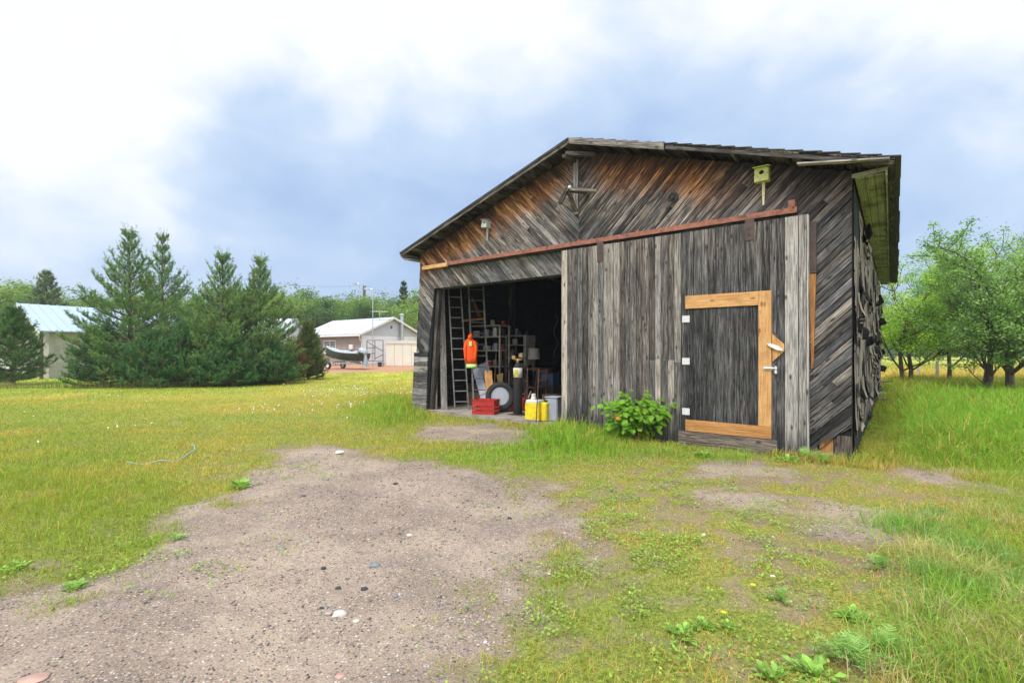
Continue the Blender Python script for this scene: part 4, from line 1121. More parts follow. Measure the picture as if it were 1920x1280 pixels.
plank_thing(bpos(-3.84, .14), bpos(-3.98, .30, 2.6), .05, .07, 'narrow brown stud leaning beside the left door jamb', M_['plank'], (.5, 1, .3))
plank_thing(bpos(-3.64, .20), bpos(-3.90, .36, 2.85), .14, .035, 'pale grey board leaning in front of the ladders', M_['plank'], (.7, .2, .3))
plank_thing(bpos(-2.72, .75), bpos(-3.02, 1.0, .92), .17, .03, 'short orange board leaning beside the red crate', M_['fresh'], (.5, .9, .3))
plank_thing(at(866, 601, 12.2), at(906, 598, 12.4), .30, .05, 'orange wooden board laid flat on top of the tall shelf', M_['fresh'], (.3, .9, .3))
plank_thing(at(885, 560, 12.6), at(900, 594, 12.3), .08, .04, 'dark orange batten slanting down to the board on the shelf', M_['fresh'], (.0, .9, .3))
# leaning pale panels
def panel(px0, py0, px1, py1, Z0, Z1, w, label):
    a, b = at(px0, py0, Z0), at(px1, py1, Z1)
    m = MB(); m.tint(.5); m.beam((0, 0, 0), b-a, w, .035, (0, -1, .2)); m.v = [v for v in m.v]
    o = m.build('panel', M_['greyplastic'], bevel=.006); o.location = a; return tag(o, label, 'panel', 'pale panels leaning in the bay')
a_ = floor_at(911, 762)
panel(912, 757, 893, 690, 11.2, 11.6, .19, 'shorter pale grey panel leaning left of the other, by the orange jacket')
panel(926, 755, 906, 681, 11.5, 11.8, .22, 'taller pale grey panel leaning behind the car wheel')
# orange work jacket on a peg
jp = at(882, 633, 11.2); jk = empty('jacket', jp, BA+.75, 'bright orange hooded work jacket with lime bands hanging by the ladders', 'jacket')
def loft(rows, n=14):
    """rows of (z, half width, half depth, x offset, y offset)"""
    m = MB(); 
    for (z, w_, d_, xo, yo) in rows:
        for k in range(n):
            an = 2*math.pi*k/n; fold = 1+.10*math.sin(an*3+z*6)
            m.v.append((xo+w_*math.cos(an)*fold, yo+d_*math.sin(an)*fold, z))
    for i in range(len(rows)-1):
        for k in range(n): a = i*n+k; b = i*n+(k+1) % n; m.face((a, b, b+n, a+n))
    m.face(list(range(n))[::-1]); m.face([(len(rows)-1)*n+k for k in range(n)])
    return m
loft([(-.70, .19, .10, .03, 0), (-.55, .20, .11, .02, 0), (-.35, .185, .10, .0, 0), (-.15, .17, .09, -.01, 0), (-.05, .13, .07, -.01, 0), (-.01, .06, .05, 0, 0)]).build('torso', M_['orange'], jk, smooth=True)
loft([(-.06, .07, .06, -.01, -.02), (.02, .085, .08, -.01, -.03), (.07, .075, .07, 0, -.02), (.11, .03, .03, .01, 0)]).build('hood', M_['orange'], jk, smooth=True)
for s_ in (-1, 1):
    m = MB(); m.tube([(s_*.13, -.02, -.09), (s_*.19, -.05, -.28), (s_*.17, -.07, -.48), (s_*.16, -.07, -.62)], [.05, .06, .052, .045], 10); m.build('sleeve', M_['orange'], jk, smooth=True)
loft([(-.80, .19, .10, .03, 0), (-.765, .195, .105, .03, 0), (-.701, .192, .102, .03, 0)]).build('hem_band', M_['lime'], jk, smooth=True)
m = MB(); m.box((-.045, -.115, -.22), (.05, -.095, -.10)); m.build('badge', M_['lime'], jk)
m = MB(); m.tube([(0, .0, .10), (0, .03, .14), (0, .10, .14)], .008, 6); m.build('hanger_hook', M_['darksteel'], jk)
jk.scale = (.66, .75, .86)
# shelving units with clutter (each item its own thing)
def shelving(x, y, rz, w_, h_, d_, levels, label, back=None):
    e_ = empty('shelf_unit', (x, y, FLZ), rz, label, 'shelf', 'shelf units at the back of the bay')
    for sx in (-1, 1):
        for sy in (0, 1):
            m = MB(); m.tint(.5, .3, .3); m.box((sx*w_/2-.02, sy*d_-.02, 0), (sx*w_/2+.02, sy*d_+.02, h_)); m.build('post', M_['shelf'], e_)
    for z in levels:
        m = MB(); m.box((-w_/2-.02, -.022, z-.03), (w_/2+.02, d_+.022, z)); m.build('shelf', M_['shelf'], e_)
    return e_
X1, Z1 = at(905, 700, 12.4).x, 12.4
S1 = shelving(X1, Z1, BA+.1, 1.05, 1.98, .42, (.45, .95, 1.35, 1.70, 1.98), 'open shelf unit full of small tools behind the leaning panels')
X2 = at(966, 700, 13.1).x
S2 = shelving(X2, 13.1, BA, .62, 1.75, .42, (.4, .85, 1.15, 1.5, 1.75), 'narrower open shelf unit right of the first, behind the gas cylinder')
m = MB(); m.box((-.02, -.01, .95), (.02, .42, 1.74)); m.v = [(v[0]+.34, v[1], v[2]) for v in m.v]; m.build('side_board', M_['shelf'], S2)
m = MB(); m.box((-.62, -.03, .9), (-.60+.19, -.024, 1.95)); m.build('side_board', M_['shelf'], S1)
def can(loc, r, h, mat, label, nm='paint_can', cat='can', lidm=None, grp='small things on the shelves'):
    e_ = empty(nm, loc, 0, label, cat, grp)
    m = MB(); m.lathe([(r*.97, 0), (r, .006), (r, h-.006), (r*.97, h)], None, 14); m.build('body', mat, e_)
    m = MB(); m.lathe([(r*.99, h), (r*1.03, h+.003), (r*1.03, h+.012), (r*.8, h+.012), (r*.78, h+.006)], None, 14); m.build('lid', lidm or M_['alu'], e_)
    return e_
def on_shelf(S, rz, lx, ly, z):
    c, s_ = math.cos(rz), math.sin(rz); p = S.location
    return (p.x+c*lx-s_*ly, p.y+s_*lx+c*ly, p.z+z)
can(on_shelf(S1, BA+.1, -.28, .12, 1.70), .09, .13, M_['shade'], 'squat cream tin at the left of the top open shelf', cat='tin')
can(on_shelf(S1, BA+.1, .02, .15, 1.70), .07, .16, M_['greyplastic'], 'grey tin in the middle of the top open shelf', cat='tin')
can(on_shelf(S1, BA+.1, .30, .12, 1.70), .06, .20, M_['jugwhite'], 'slim white bottle at the right of the top open shelf', nm='bottle', cat='bottle')
can(on_shelf(S1, BA+.1, -.30, .12, 1.35), .05, .20, M_['jugwhite'], 'tall white bottle on the middle shelf beside the jacket', nm='bottle', cat='bottle')
can(on_shelf(S1, BA+.1, .05, .12, 1.35), .10, .10, M_['shade'], 'wide pale tin in the middle of the second shelf', cat='tin')
can(on_shelf(S1, BA+.1, .32, .12, 1.35), .06, .16, M_['greyplastic'], 'small grey tin at the right of the second shelf', cat='tin')
can(on_shelf(S1, BA+.1, .12, .1, .95), .08, .12, M_['redplastic'], 'small red tin on the lower shelf behind the panels', cat='tin')
can(on_shelf(S2, BA, -.1, .12, 1.5), .07, .14, M_['jugwhite'], 'white tin on the top of the narrower shelf unit', cat='tin')
can(on_shelf(S2, BA, .14, .10, 1.15), .10, .12, M_['jugwhite'], 'pale round tin on the second level of the narrower shelf unit', cat='tin')
can(on_shelf(S2, BA, -.18, .10, 1.15), .05, .20, M_['shade'], 'slim pale bottle on the narrower shelf unit', nm='bottle', cat='bottle')
# red crate
cx_r, cz_r = floor_at(911, 775)
cr_ = empty('crate', (cx_r, cz_r, FLZ), BA+.35, 'open red plastic crate on the floor left of the car wheel', 'crate')
m = MB(); w_, d_, h_ = .25, .17, .30
m.box((-w_, -d_, 0), (w_, d_, .015))
for z0, z1 in ((.015, .06), (.10, .14), (.19, .30)):
    m.box((-w_, -d_, z0), (w_, -d_+.015, z1)); m.box((-w_, d_-.015, z0), (w_, d_, z1))
    m.box((-w_, -d_+.0152, z0), (-w_+.015, d_-.0152, z1)); m.box((w_-.015, -d_+.0152, z0), (w_, d_-.0152, z1))
for i in range(8):
    x = -w_+.004+i*(2*w_-.03)/7
    m.box((x, -d_+.002, .06), (x+.022, -d_+.013, .10)); m.box((x, -d_+.002, .14), (x+.022, -d_+.013, .19)); m.box((x, d_-.013, .06), (x+.022, d_-.002, .19))
m.build('basket', M_['redplastic'], cr_)
m = MB(); m.box((-w_-.008, -d_-.008, .285), (w_+.008, -d_-.0005, .305)); m.box((-w_-.008, d_+.0005, .285), (w_+.008, d_+.008, .305)); m.box((-w_-.008, -d_-.0004, .285), (-w_-.0005, d_+.0004, .305)); m.box((w_+.0005, -d_-.0004, .285), (w_+.008, d_+.0004, .305)); m.build('rim', M_['redplastic'], cr_)
# car wheel leaning
wp = at(938, 742, 10.75); wh = empty('car_wheel', (wp.x, wp.y, FLZ), 0, 'spare car wheel with a silver rim leaning upright on the floor', 'wheel')
Rw = Matrix.Translation((0, 0, .325)) @ Matrix.Rotation(R(-12), 4, 'X') @ Matrix.Rotation(BA+R(40), 4, 'Z') @ Matrix.Rotation(R(90), 4, 'X')
m = MB(); m.lathe([(.19, -.09), (.27, -.10), (.315, -.085), (.325, -.05), (.325, .05), (.315, .085), (.27, .10), (.19, .09), (.18, 0)], Rw, 36); m.build('tyre', M_['rubber'], wh, smooth=True)
m = MB(); m.lathe([(.19, .088), (.195, .096), (.18, .098), (.165, .07), (.162, -.08)], Rw, 36)
m.build('rim', M_['chrome'], wh)
m = MB()
for k in range(5):
    a = 2*math.pi*k/5; m.beam(Rw @ Vector((0, 0, .065)), Rw @ Vector((.17*math.cos(a), .17*math.sin(a), .072)), .05, .03, Rw.to_3x3() @ Vector((0, 0, 1)))
m.lathe([(.06, .03), (.065, .07), (.05, .085), (.02, .09)], Rw, 16); m.build('spokes', M_['chrome'], wh)
# gas cylinder with hose and gauge
gx, gz = floor_at(971, 777); gc = empty('gas_cylinder', (gx, gz, FLZ), 0, 'tall black gas cylinder with brass gauges and a white and yellow label', 'gas cylinder')
m = MB(); m.lathe([(.08, 0), (.095, .02), (.095, .92), (.085, 1.0), (.055, 1.06), (.035, 1.09)], None, 20); m.build('body', M_['rubber'], gc, smooth=True)
m = MB(); m.lathe([(.0965, .78), (.0965, .98)], None, 20); m.build('label', M_['jugwhite'], gc, smooth=True)
m = MB(); m.box((-.07, -.102, .79), (.0, -.085, .95)); m.build('label', M_['yellow'], gc)
m = MB(); m.lathe([(.03, 1.09), (.035, 1.13), (.02, 1.16)], None, 10); m.tube([(-.08, 0, 1.15), (.08, 0, 1.15)], .018, 8)
m.build('valve', M_['brass'], gc)
for sx, sz in ((-.09, 1.2), (.06, 1.24)):
    m = MB(); m.lathe([(.04, -.015), (.045, 0), (.04, .02)], Matrix.Translation((sx, -.04, sz)) @ Matrix.Rotation(R(90), 4, 'X'), 14); m.build('gauge', M_['brass'], gc)
m = MB(); m.tube([(.08, 0, 1.15), (.16, .02, 1.2), (.2, .03, .9), (.17, .02, .4), (.12, .0, .15)], .014, 6); m.build('hose', M_['rubber'], gc, smooth=True)
# hand cart frame around the cylinder
hc = empty('hand_truck', (gx, gz, FLZ), BA, 'dark rusty hand truck frame standing around the black gas cylinder', 'hand truck')
for sx in (-.16, .16):
    m = MB(); m.tube([(sx, .1, .05), (sx, .12, .9), (sx*.8, .16, 1.0)], .013, 6); m.build('frame_tube', M_['darksteel'], hc)
m = MB(); m.box((-.18, -.14, .0), (.18, .12, .012)); m.build('toe_plate', M_['darksteel'], hc)
for z in (.35, .7):
    m = MB(); m.tube([(-.16, .11, z), (.16, .11, z)], .011, 6); m.build('cross_bar', M_['darksteel'], hc)
# red fuel cans
def fuel_can(px, py, label, s=1.):
    x, Z = floor_at(px, py); e_ = empty('fuel_can', (x, Z, FLZ), BA, label, 'fuel can', 'red fuel cans')
    m = MB(); m.box((-.12*s, -.09*s, 0), (.12*s, .09*s, .26*s)); m.build('body', M_['redplastic'], e_, bevel=.03*s)
    m = MB(); m.tube([(-.08*s, 0, .25*s), (-.05*s, 0, .32*s), (.05*s, 0, .32*s), (.08*s, 0, .25*s)], .013, 6); m.build('handle', M_['redplastic'], e_)
    m = MB(); m.tube([(.09*s, 0, .25*s), (.15*s, 0, .38*s)], [.022, .012], 8); m.build('spout', M_['shade'], e_)
fuel_can(960, 766, 'red fuel can half hidden between the car wheel and the gas cylinder')
fuel_can(984, 769, 'red fuel can with a beige spout right behind the yellow labelled jug', 1.15)
# yellow labelled jug and grey tubs by the sill
def jug(px, py, w_, d_, h_, lab, matb, nm, cat, cap=True, rz=BA+.1):
    x, Z = floor_at(px, py); e_ = empty(nm, (x, Z, FLZ), rz, lab, cat)
    m = MB(); m.box((-w_/2, -d_/2, 0), (w_/2, d_/2, h_)); m.build('body', matb, e_, bevel=.02)
    return e_
jg = jug(1003, 788, .30, .22, .40, 'white jug wrapped in a big yellow label standing by the sill', M_['jugwhite'], 'jug', 'jug')
m = MB(); m.box((-.152, -.1135, .03), (.152, -.111, .345)); m.box((-.1535, -.1105, .03), (-.151, .11, .345)); m.box((.151, -.1105, .03), (.1535, .11, .345)); m.build('label', M_['yellow'], jg)
m = MB(); m.lathe([(.05, .40), (.05, .44), (.042, .45), (.042, .51), (.03, .515)], Matrix.Translation((-.03, 0, 0)), 14); m.build('cap', M_['jugwhite'], jg)
j2 = jug(1024, 789, .12, .22, .36, 'flat yellow container squeezed between the white jug and grey tub', M_['yellow'], 'container', 'container')
m = MB(); m.lathe([(.03, .36), (.03, .40)], None, 10); m.build('cap', M_['rubber'], j2)
j3 = jug(1040, 788, .26, .30, .44, 'pale grey plastic tub at the right edge of the bay', M_['greyplastic'], 'storage_tub', 'tub')
m = MB(); m.box((-.14, -.16, .44), (.14, .16, .465)); m.build('lid', M_['greyplastic'], j3, bevel=.01)
# rods leaning in front of the jug
for i, (a, b, l_) in enumerate((((1005, 792), (1011, 690), 'thin brown iron rod leaning in front of the yellow label, left of two'), ((1014, 789), (1019, 742), 'short black iron bar leaning on the yellow label, right of two'))):
    x, Z = floor_at(*a); m = MB(); q = at(b[0], b[1], Z+.15); m.tube([(0, 0, 0), q-Vector((x, Z, FLZ))], .011, 6)
    o = m.build('iron_rod', M_['darksteel']); o.location = (x, Z, FLZ); tag(o, l_, 'rod')
# chair, stool stack and lamp
x, Z = floor_at(1006, 768)
ch = empty('wooden_chair', (x, Z+.6, FLZ), BA-.2, 'old brown wooden chair under the lamp, back of the bay', 'chair')
for sx in (-.19, .19):
    for sy in (-.18, .18):
        m = MB(); m.tint(.3, .9, .3); m.beam((sx, sy, 0), (sx*.95, sy*.95, .45), .035, .035); m.build('leg', M_['brownwood'], ch)
    m = MB(); m.beam((sx*.95, .18, .45), (sx*.95, .24, .92), .03, .03); m.build('back_post', M_['brownwood'], ch)
m = MB(); m.box((-.22, -.21, .45), (.22, .21, .485)); m.build('seat', M_['brownwood'], ch, bevel=.006)
for z in (.62, .84):
    m = MB(); m.box((-.18, .205+(z-.45)*.12, z-.03), (.18, .225+(z-.45)*.12, z+.04)); m.build('back_rail', M_['brownwood'], ch)
tb = empty('work_table', (x-.1, Z+1.35, FLZ), BA, 'dark wooden table holding the lamp at the back of the bay', 'table')
for sx in (-.45, .45):
    for sy in (-.25, .25):
        m = MB(); m.box((sx-.03, sy-.03, 0), (sx+.03, sy+.03, .86)); m.build('leg', M_['brownwood'], tb)
m = MB(); m.box((-.52, -.32, .86), (.52, .32, .90)); m.build('tabletop', M_['brownwood'], tb, bevel=.004)
lp_ = empty('table_lamp', (at(1001, 660, Z+1.3).x, Z+1.3, FLZ+.90), 0, 'unlit table lamp with a pale drum shade', 'lamp')
m = MB(); m.lathe([(.08, 0), (.08, .02), (.02, .04), (.03, .15), (.015, .24)], None, 16); m.build('base', M_['brownwood'], lp_, smooth=True)
m = MB(); m.lathe([(.16, .22), (.13, .50), (.128, .50), (.158, .221)], None, 24); m.build('lamp_shade', M_['shade'], lp_)
# long-handled tools
def tool(px0, py0, px1, py1, Z, label, blade, nm):
    x, Zf = floor_at(px0, py0); Zf = Z; a = Vector((at(px0, py0, Z).x, Z, FLZ)); b = at(px1, py1, Z+.5)
    e_ = empty(nm, a, 0, label, nm.replace('_', ' '), 'long handled tools between the shelves')
    m = MB(); m.tube([(0, 0, .02), b-a], .014, 6); m.build('handle', M_['brownwood'] if blade else M_['fresh'], e_)
    m = MB(); d = (b-a).normalized()
    if blade: m.prism([(-.11, 0), (.11, 0), (.12, .2), (.05, .3), (-.05, .3), (-.12, .2)], lambda p: (p[0], -.02, p[1]), lambda p: (p[0], -.005, p[1]), lambda p: p); m.build('blade', M_['yellow'] if blade == 1 else M_['darksteel'], e_)
    else: m.box((-.16, -.03, 0), (.16, .03, .10)); m.build('bristles', M_['brownwood'], e_)
# hung blade-up tools
ex = empty('snow_shovel', at(938, 722, 12.0), 0, 'narrow yellow shovel blade hanging between the two shelf units', 'shovel')
m = MB(); m.prism([(-.09, .26), (.07, .30), (.055, -.12), (.0, -.18), (-.03, -.12)], lambda p: (p[0], -.02, p[1]), lambda p: (p[0], .0, p[1]), lambda p: p); m.build('blade', M_['yellow_dark'] if 'yellow_dark' in M_ else M_['brass'], ex)
m = MB(); m.tube([(0, .01, .28), (.04, .02, .85)], .014, 6); m.build('handle', M_['brownwood'], ex)
tool(950, 760, 944, 640, 11.9, 'dark spade leaning between the shelf units', 2, 'spade')
tool(925, 755, 931, 650, 12.0, 'worn broom with its head down beside the first shelf unit', 0, 'broom')

# boxes and odds and ends that crowd the bay
def crate_box(loc, rz, w_, d_, h_, mat, label, tape=True):
    e_ = empty('cardboard_box', loc, rz, label, 'box', 'boxes stacked in the bay')
    m = MB(); m.box((-w_/2, -d_/2, 0), (w_/2, d_/2, h_)); m.build('body', mat, e_, bevel=.004)
    m = MB(); m.box((-w_/2-.002, -d_/2-.002, h_+.001), (-.004, d_/2+.002, h_+.006)); m.box((.004, -d_/2-.002, h_+.001), (w_/2+.002, d_/2+.002, h_+.006)); m.build('flaps', mat, e_)
M_['card'] = simple('cardboard', (.20, .13, .075), .9, 0, .2, 5); M_['dk'] = simple('dark_clutter', (.045, .04, .038), .8, 0, .3, 9); M_['blue'] = simple('dull_blue', (.05, .09, .17), .6, 0, .2, 9)
for (px, py, Z, dz, w_, d_, h_, mm, lab) in (
    (893, 745, 12.2, 0, .42, .3, .30, 'card', 'brown cardboard box on the floor under the first shelf unit'), (893, 745, 12.2, .31, .34, .28, .2, 'dk', 'dark box stacked on the brown box under the first shelf unit'),
    (975, 745, 12.4, 0, .5, .4, .45, 'dk', 'large dark box on the floor behind the gas cylinder'), (975, 745, 12.4, .46, .34, .3, .22, 'card', 'small brown box on the large dark one behind the gas cylinder'),
    (1030, 745, 12.0, 0, .5, .4, .5, 'dk', 'tall dark box behind the grey tub'), (1034, 745, 11.2, 0, .34, .3, .34, 'card', 'brown box directly behind the grey tub'),
    (1030, 745, 12.0, .51, .4, .3, .28, 'blue', 'dull blue box on top of the tall dark one')):
    p = at(px, py, Z); crate_box((p.x, Z, FLZ+dz), BA+.2*(px % 3-1), w_, d_, h_, M_[mm], lab)
rc_ = random.Random(3); names_ = ['blue tin', 'brown jar', 'black can', 'pale jar', 'red tin', 'grey pot']; mats_ = ['blue', 'brownwood', 'dk', 'shade', 'redplastic', 'greyplastic']
for S_, rz, nm_, lv, xs_ in ((S1, BA+.1, 'first', ((1.98, 'top board'), (1.70, 'top open shelf'), (1.35, 'second shelf'), (.95, 'third shelf'), (.45, 'lowest shelf')), (-.42, -.12, .16, .44)), (S2, BA, 'narrower', ((1.75, 'top board'), (.85, 'third shelf'), (.4, 'lowest shelf')), (-.2, 0, .2))):
    for z_, ln_ in lv:
        for q_, x_ in enumerate(xs_):
            k_ = (q_+int(z_*10)) % 6
            can(on_shelf(S_, rz, x_+rc_.uniform(-.02, .02), .24+rc_.uniform(-.03, .06), z_), rc_.uniform(.035, .06), rc_.uniform(.09, .19), M_[mats_[k_]], f'{names_[k_]} at the back of the {ln_} of the {nm_} unit', nm='tin', cat='tin', lidm=M_['dk'])
for i_, (px, py0, py1, Z, lab) in enumerate(((1042, 590, 680, 11.5, 'coiled black cable hanging on the dark wall right of the lamp'), (958, 655, 740, 11.6, 'dangling black hose between the shelf units'))):
    p = at(px, py0, Z); m = MB(); m.tube([(.05*math.sin(j*1.3), .02*math.cos(j), -j*.11) for j in range(int((py1-py0)/F*Z/.11))], .016, 6); o = m.build('cable', M_['rubber'], smooth=True); o.location = p; tag(o, lab, 'cable')
# ================================================================ buildings and yard things beyond the lawn
def tz(x, y): return float(terr(np.array([x]), np.array([y]))[0])
def siding_mat(name, c, pitch=.2, axis=2, var=.06):
    t = NT(name); o = t.obj(); s = t.n('ShaderNodeSeparateXYZ'); t.l(o, s.inputs[0])
    fr_ = t.math('FRACT', t.math('DIVIDE', s.outputs[axis], pitch))
    n = t.noise(o, 1.4, 4)
    k = t.ramp(n, [(.3, tuple(v*(1-var) for v in c)), (.7, tuple(min(1, v*(1+var)) for v in c))])
    t.set(Base_Color=k, Roughness=.5); t.bump(fr_, .9, .03); return t.m
M_['taupe'] = siding_mat('taupe_siding', (.32, .265, .24)); M_['whiteside'] = siding_mat('white_siding', (.80, .81, .84))
M_['metalroof'] = siding_mat('white_metal_roof', (.47, .50, .56), .4, 1); M_['gableside'] = siding_mat('gable_siding', (.50, .53, .57), .2, 0)
M_['glass'] = simple('window_glass', (.10, .16, .15), .08, 0, .1, 2)
M_['shedside'] = simple('shed_boards', (.36, .35, .31), .85, 0, .15, 3, (.24, .24, .18))
M_['galv'] = simple('galvanised', (.50, .52, .53), .35, .7, .12, 12)
M_['navy'] = simple('dark_blue_steel', (.035, .045, .085), .5, .2, .2, 9)
M_['boatgreen'] = simple('boat_green', (.006, .040, .026), .35, 0, .15, 5); M_['tarp'] = simple('pale_tarp', (.30, .36, .40), .55, 0, .25, 5, (.50, .54, .56), .3)
M_['cream'] = siding_mat('cream_vinyl', (.82, .79, .68), .17)
# --- house
HX, HY = -12.3, 40.0; HR = math.atan2(.795, .603)
hz0 = tz(HX, HY)
house = empty('house', (HX, HY, hz0), HR, 'single storey house with taupe and white siding and a white roof', 'house')
GW, LL, EZ, RZ = 6.0, 8.4, 2.62, 3.92
def laps(m, z0, z1, pitch, out, a, b, mapf):
    """lapped siding: a saw-toothed profile run from a to b"""
    n = int((z1-z0)/pitch)
    pr = [(.10, z0)]
    for i in range(n): pr += [(-out, z0+i*pitch), (0, z0+(i+1)*pitch-.001)]
    pr += [(0, z1), (.10, z1)]
    m.prism(pr, lambda p: mapf(p[0], a, p[1]), lambda p: mapf(p[0], b, p[1]), lambda p: p)
m = MB(); laps(m, -.1, EZ, .2, .035, .0, LL, lambda d, a, z: (d, a, z)); m.build('wall', M_['taupe'], house)
m = MB(); laps(m, -.1, EZ-.22, .2, .035, .0, GW, lambda d, a, z: (a, d, z)); m.build('wall', M_['whiteside'], house)
m = MB(); m.box((-.05, -.05, -.1), (.06, .0, EZ-.22)); m.build('corner_trim', M_['white'], house)
m = MB(); m.prism([(0, EZ-.22), (GW, EZ-.22), (GW, EZ), (GW/2, RZ-.05), (0, EZ)], lambda p: (p[0], -.03, p[1]), lambda p: (p[0], .1, p[1]), lambda p: p); m.build('gable', M_['gableside'], house)
m = MB(); m.box((GW-.12, .11, -.3), (GW, LL, EZ)); m.box((.13, LL-.1, -.3), (GW-.13, LL, EZ)); m.build('wall', M_['whiteside'], house)
sl = (RZ-EZ)/(GW/2); rf = MB()
for s_ in (-1, 1):
    xe = -.45 if s_ < 0 else GW+.45; ze = EZ-.45*sl
    pts = [(xe, ze+.02), (GW/2, RZ+.02), (GW/2, RZ+.12), (xe, ze+.12)]
    if s_ > 0: pts = pts[::-1]
    rf.prism(pts, lambda p: (p[0], -.45, p[1]), lambda p: (p[0], LL+.4, p[1]), lambda p: p)
roof_h = rf.build('roof', M_['metalroof'], house)
m = MB(); m.tint(.5); m.box((-.50, -.45, EZ-.45*sl-.10), (-.452, LL+.4, EZ-.45*sl+.02)); m.build('gutter', M_['white'], house)
m = MB(); m.tube([(-.47, -.35, EZ-.45*sl-.1), (-.3, -.2, EZ-.6), (-.04, -.06, EZ-.68)], .045, 8); m.tube([(-.04, -.06, EZ-.66), (-.04, -.06, .1)], .04, 8); m.build('downpipe', M_['white'], house)
for s_ in (-1, 1):
    m = MB(); xe = -.45 if s_ < 0 else GW+.45; m.beam((xe, -.47, EZ-.45*sl+.04), (GW/2, -.47, RZ+.04), .03, .16, (0, 0, 1)); m.build('bargeboard', M_['white'], house)
def win(parent, x0, x1, z0, z1, face, bars=1):
    """face 'x': on the long wall (plane x=0), 'y': on the gable (plane y=0)"""
    def mp(a, d, z): return (-d, a, z) if face == 'x' else (a, -d-.03, z)
    m = MB(); m.tint(.5)
    for (a, b, c, d_) in ((x0, x0+.07, z0, z1), (x1-.07, x1, z0, z1), (x0+.07, x1-.07, z0, z0+.07), (x0+.07, x1-.07, z1-.07, z1)):
        p, q = mp(a, .0, c), mp(b, .06, d_); m.box(tuple(min(p[i], q[i]) for i in range(3)), tuple(max(p[i], q[i]) for i in range(3)))
    for k in range(bars):
        xm = x0+(x1-x0)*(k+1)/(bars+1); p, q = mp(xm-.03, .0, z0+.07), mp(xm+.03, .05, z1-.07); m.box(tuple(min(p[i], q[i]) for i in range(3)), tuple(max(p[i], q[i]) for i in range(3)))
    f_ = m.build('window', M_['white'], parent)
    m = MB(); p, q = mp(x0+.07, .005, z0+.07), mp(x1-.07, .02, z1-.07); m.box(tuple(min(p[i], q[i]) for i in range(3)), tuple(max(p[i], q[i]) for i in range(3))); m.build('pane', M_['glass'], f_)
win(house, 3.6, 5.4, .9, 2.05, 'x', 1); win(house, 2.7, 3.9, 1.35, 1.85, 'y', 1); win(house, 2.75, 3.2, EZ+.32, EZ+.78, 'y', 0)
m = MB(); m.box((-.20, 1.0, 1.25), (-.03, 1.5, 1.65)); m.build('wall_vent', M_['white'], house, bevel=.03)
m = MB(); m.tube([(GW*.66, -.30, .9), (GW*.66, -.30, 4.2)], .15, 14); m.build('stove_pipe', M_['galv'], house, smooth=False)
m = MB(); m.lathe([(.15, 0), (.22, .04), (.22, .12), (.10, .2)], Matrix.Translation((GW*.66, -.30, 4.2)), 14); m.build('pipe_cap', M_['galv'], house)
# antenna on the ridge
an_ = empty('tv_antenna', house.matrix_basis @ Vector((GW*.38, .6, RZ-.3)), 0, 'small rooftop television aerial on a thin mast', 'aerial')
m = MB(); m.tube([(0, 0, -.25), (0, 0, 1.0)], .025, 6); m.build('mast', M_['galv'], an_)
m = MB()
m.tube([(-.7, 0, .9), (.7, .1, .9)], .018, 5)
for k in range(6): x = -.65+k*.25; m.tube([(x, -.35, .9), (x, .35, .9)], .010, 4)
m.build('elements', M_['galv'], an_)
# --- cream vinyl shed
sx_, sy_ = W(724, 690, 37.5).x, 37.5
vs_ = empty('vinyl_shed', (sx_, sy_, tz(sx_, sy_)), R(12), 'low cream vinyl garden shed beside the white gable wall', 'shed')
m = MB(); m.box((0, .1, -.1), (2.6, 1.6, 1.72)); laps(m, -.1, 1.7, .15, .03, 0, 2.6, lambda d, a, z: (a, d, z)); m.build('wall', M_['cream'], vs_)
m = MB(); m.prism([(-.08, 1.70), (2.68, 1.70), (2.68, 1.86), (1.3, 1.98), (-.08, 1.80)], lambda p: (p[0], -.08, p[1]), lambda p: (p[0], 1.7, p[1]), lambda p: p); m.build('roof', M_['jugwhite'], vs_)
for x in (.62, 1.24, 1.9):
    m = MB(); m.box((x-.03, -.03, -.05), (x+.03, -.001, 1.7)); m.build('panel_joint', M_['jugwhite'], vs_)
# --- steel frame (scaffold) beside it
fx, fy = W(688, 690, 36.2).x, 36.2
sf = empty('scaffold_frame', (fx, fy, tz(fx, fy)), R(-8), 'dark blue tubular scaffold frame standing against the white wall', 'scaffold')
wS, hS = 1.25, 1.95
for (a, b) in (((0, 0), (0, hS)), ((wS, 0), (wS, hS)), ((0, hS), (wS, hS)), ((0, .45), (wS, .45)), ((.62, .5), (.62, hS)), ((0, 1.0), (.62, 1.0)), ((0, 1.4), (.62, 1.4)), ((.05, hS-.1), (.62, 1.5)), ((.62, 1.5), (wS, 1.15)), ((.62, .6), (wS, .9))):
    m = MB(); m.tube([(a[0], 0, a[1]), (b[0], 0, b[1])], .028, 6); m.build('tube', M_['navy'], sf)
tk = empty('bucket', (W(712, 690, 35.8).x, 35.8, tz(-9.7, 35.8)), 0, 'small blue and white bucket at the foot of the scaffold frame', 'bucket')
m = MB(); m.lathe([(.13, 0), (.17, .35), (.16, .35), (.12, .02)], None, 14); m.build('body', M_['navy'], tk)
m = MB(); m.tube([(-.16, 0, .34), (-.1, 0, .5), (.1, 0, .5), (.16, 0, .34)], .01, 5); m.build('handle', M_['white'], tk)
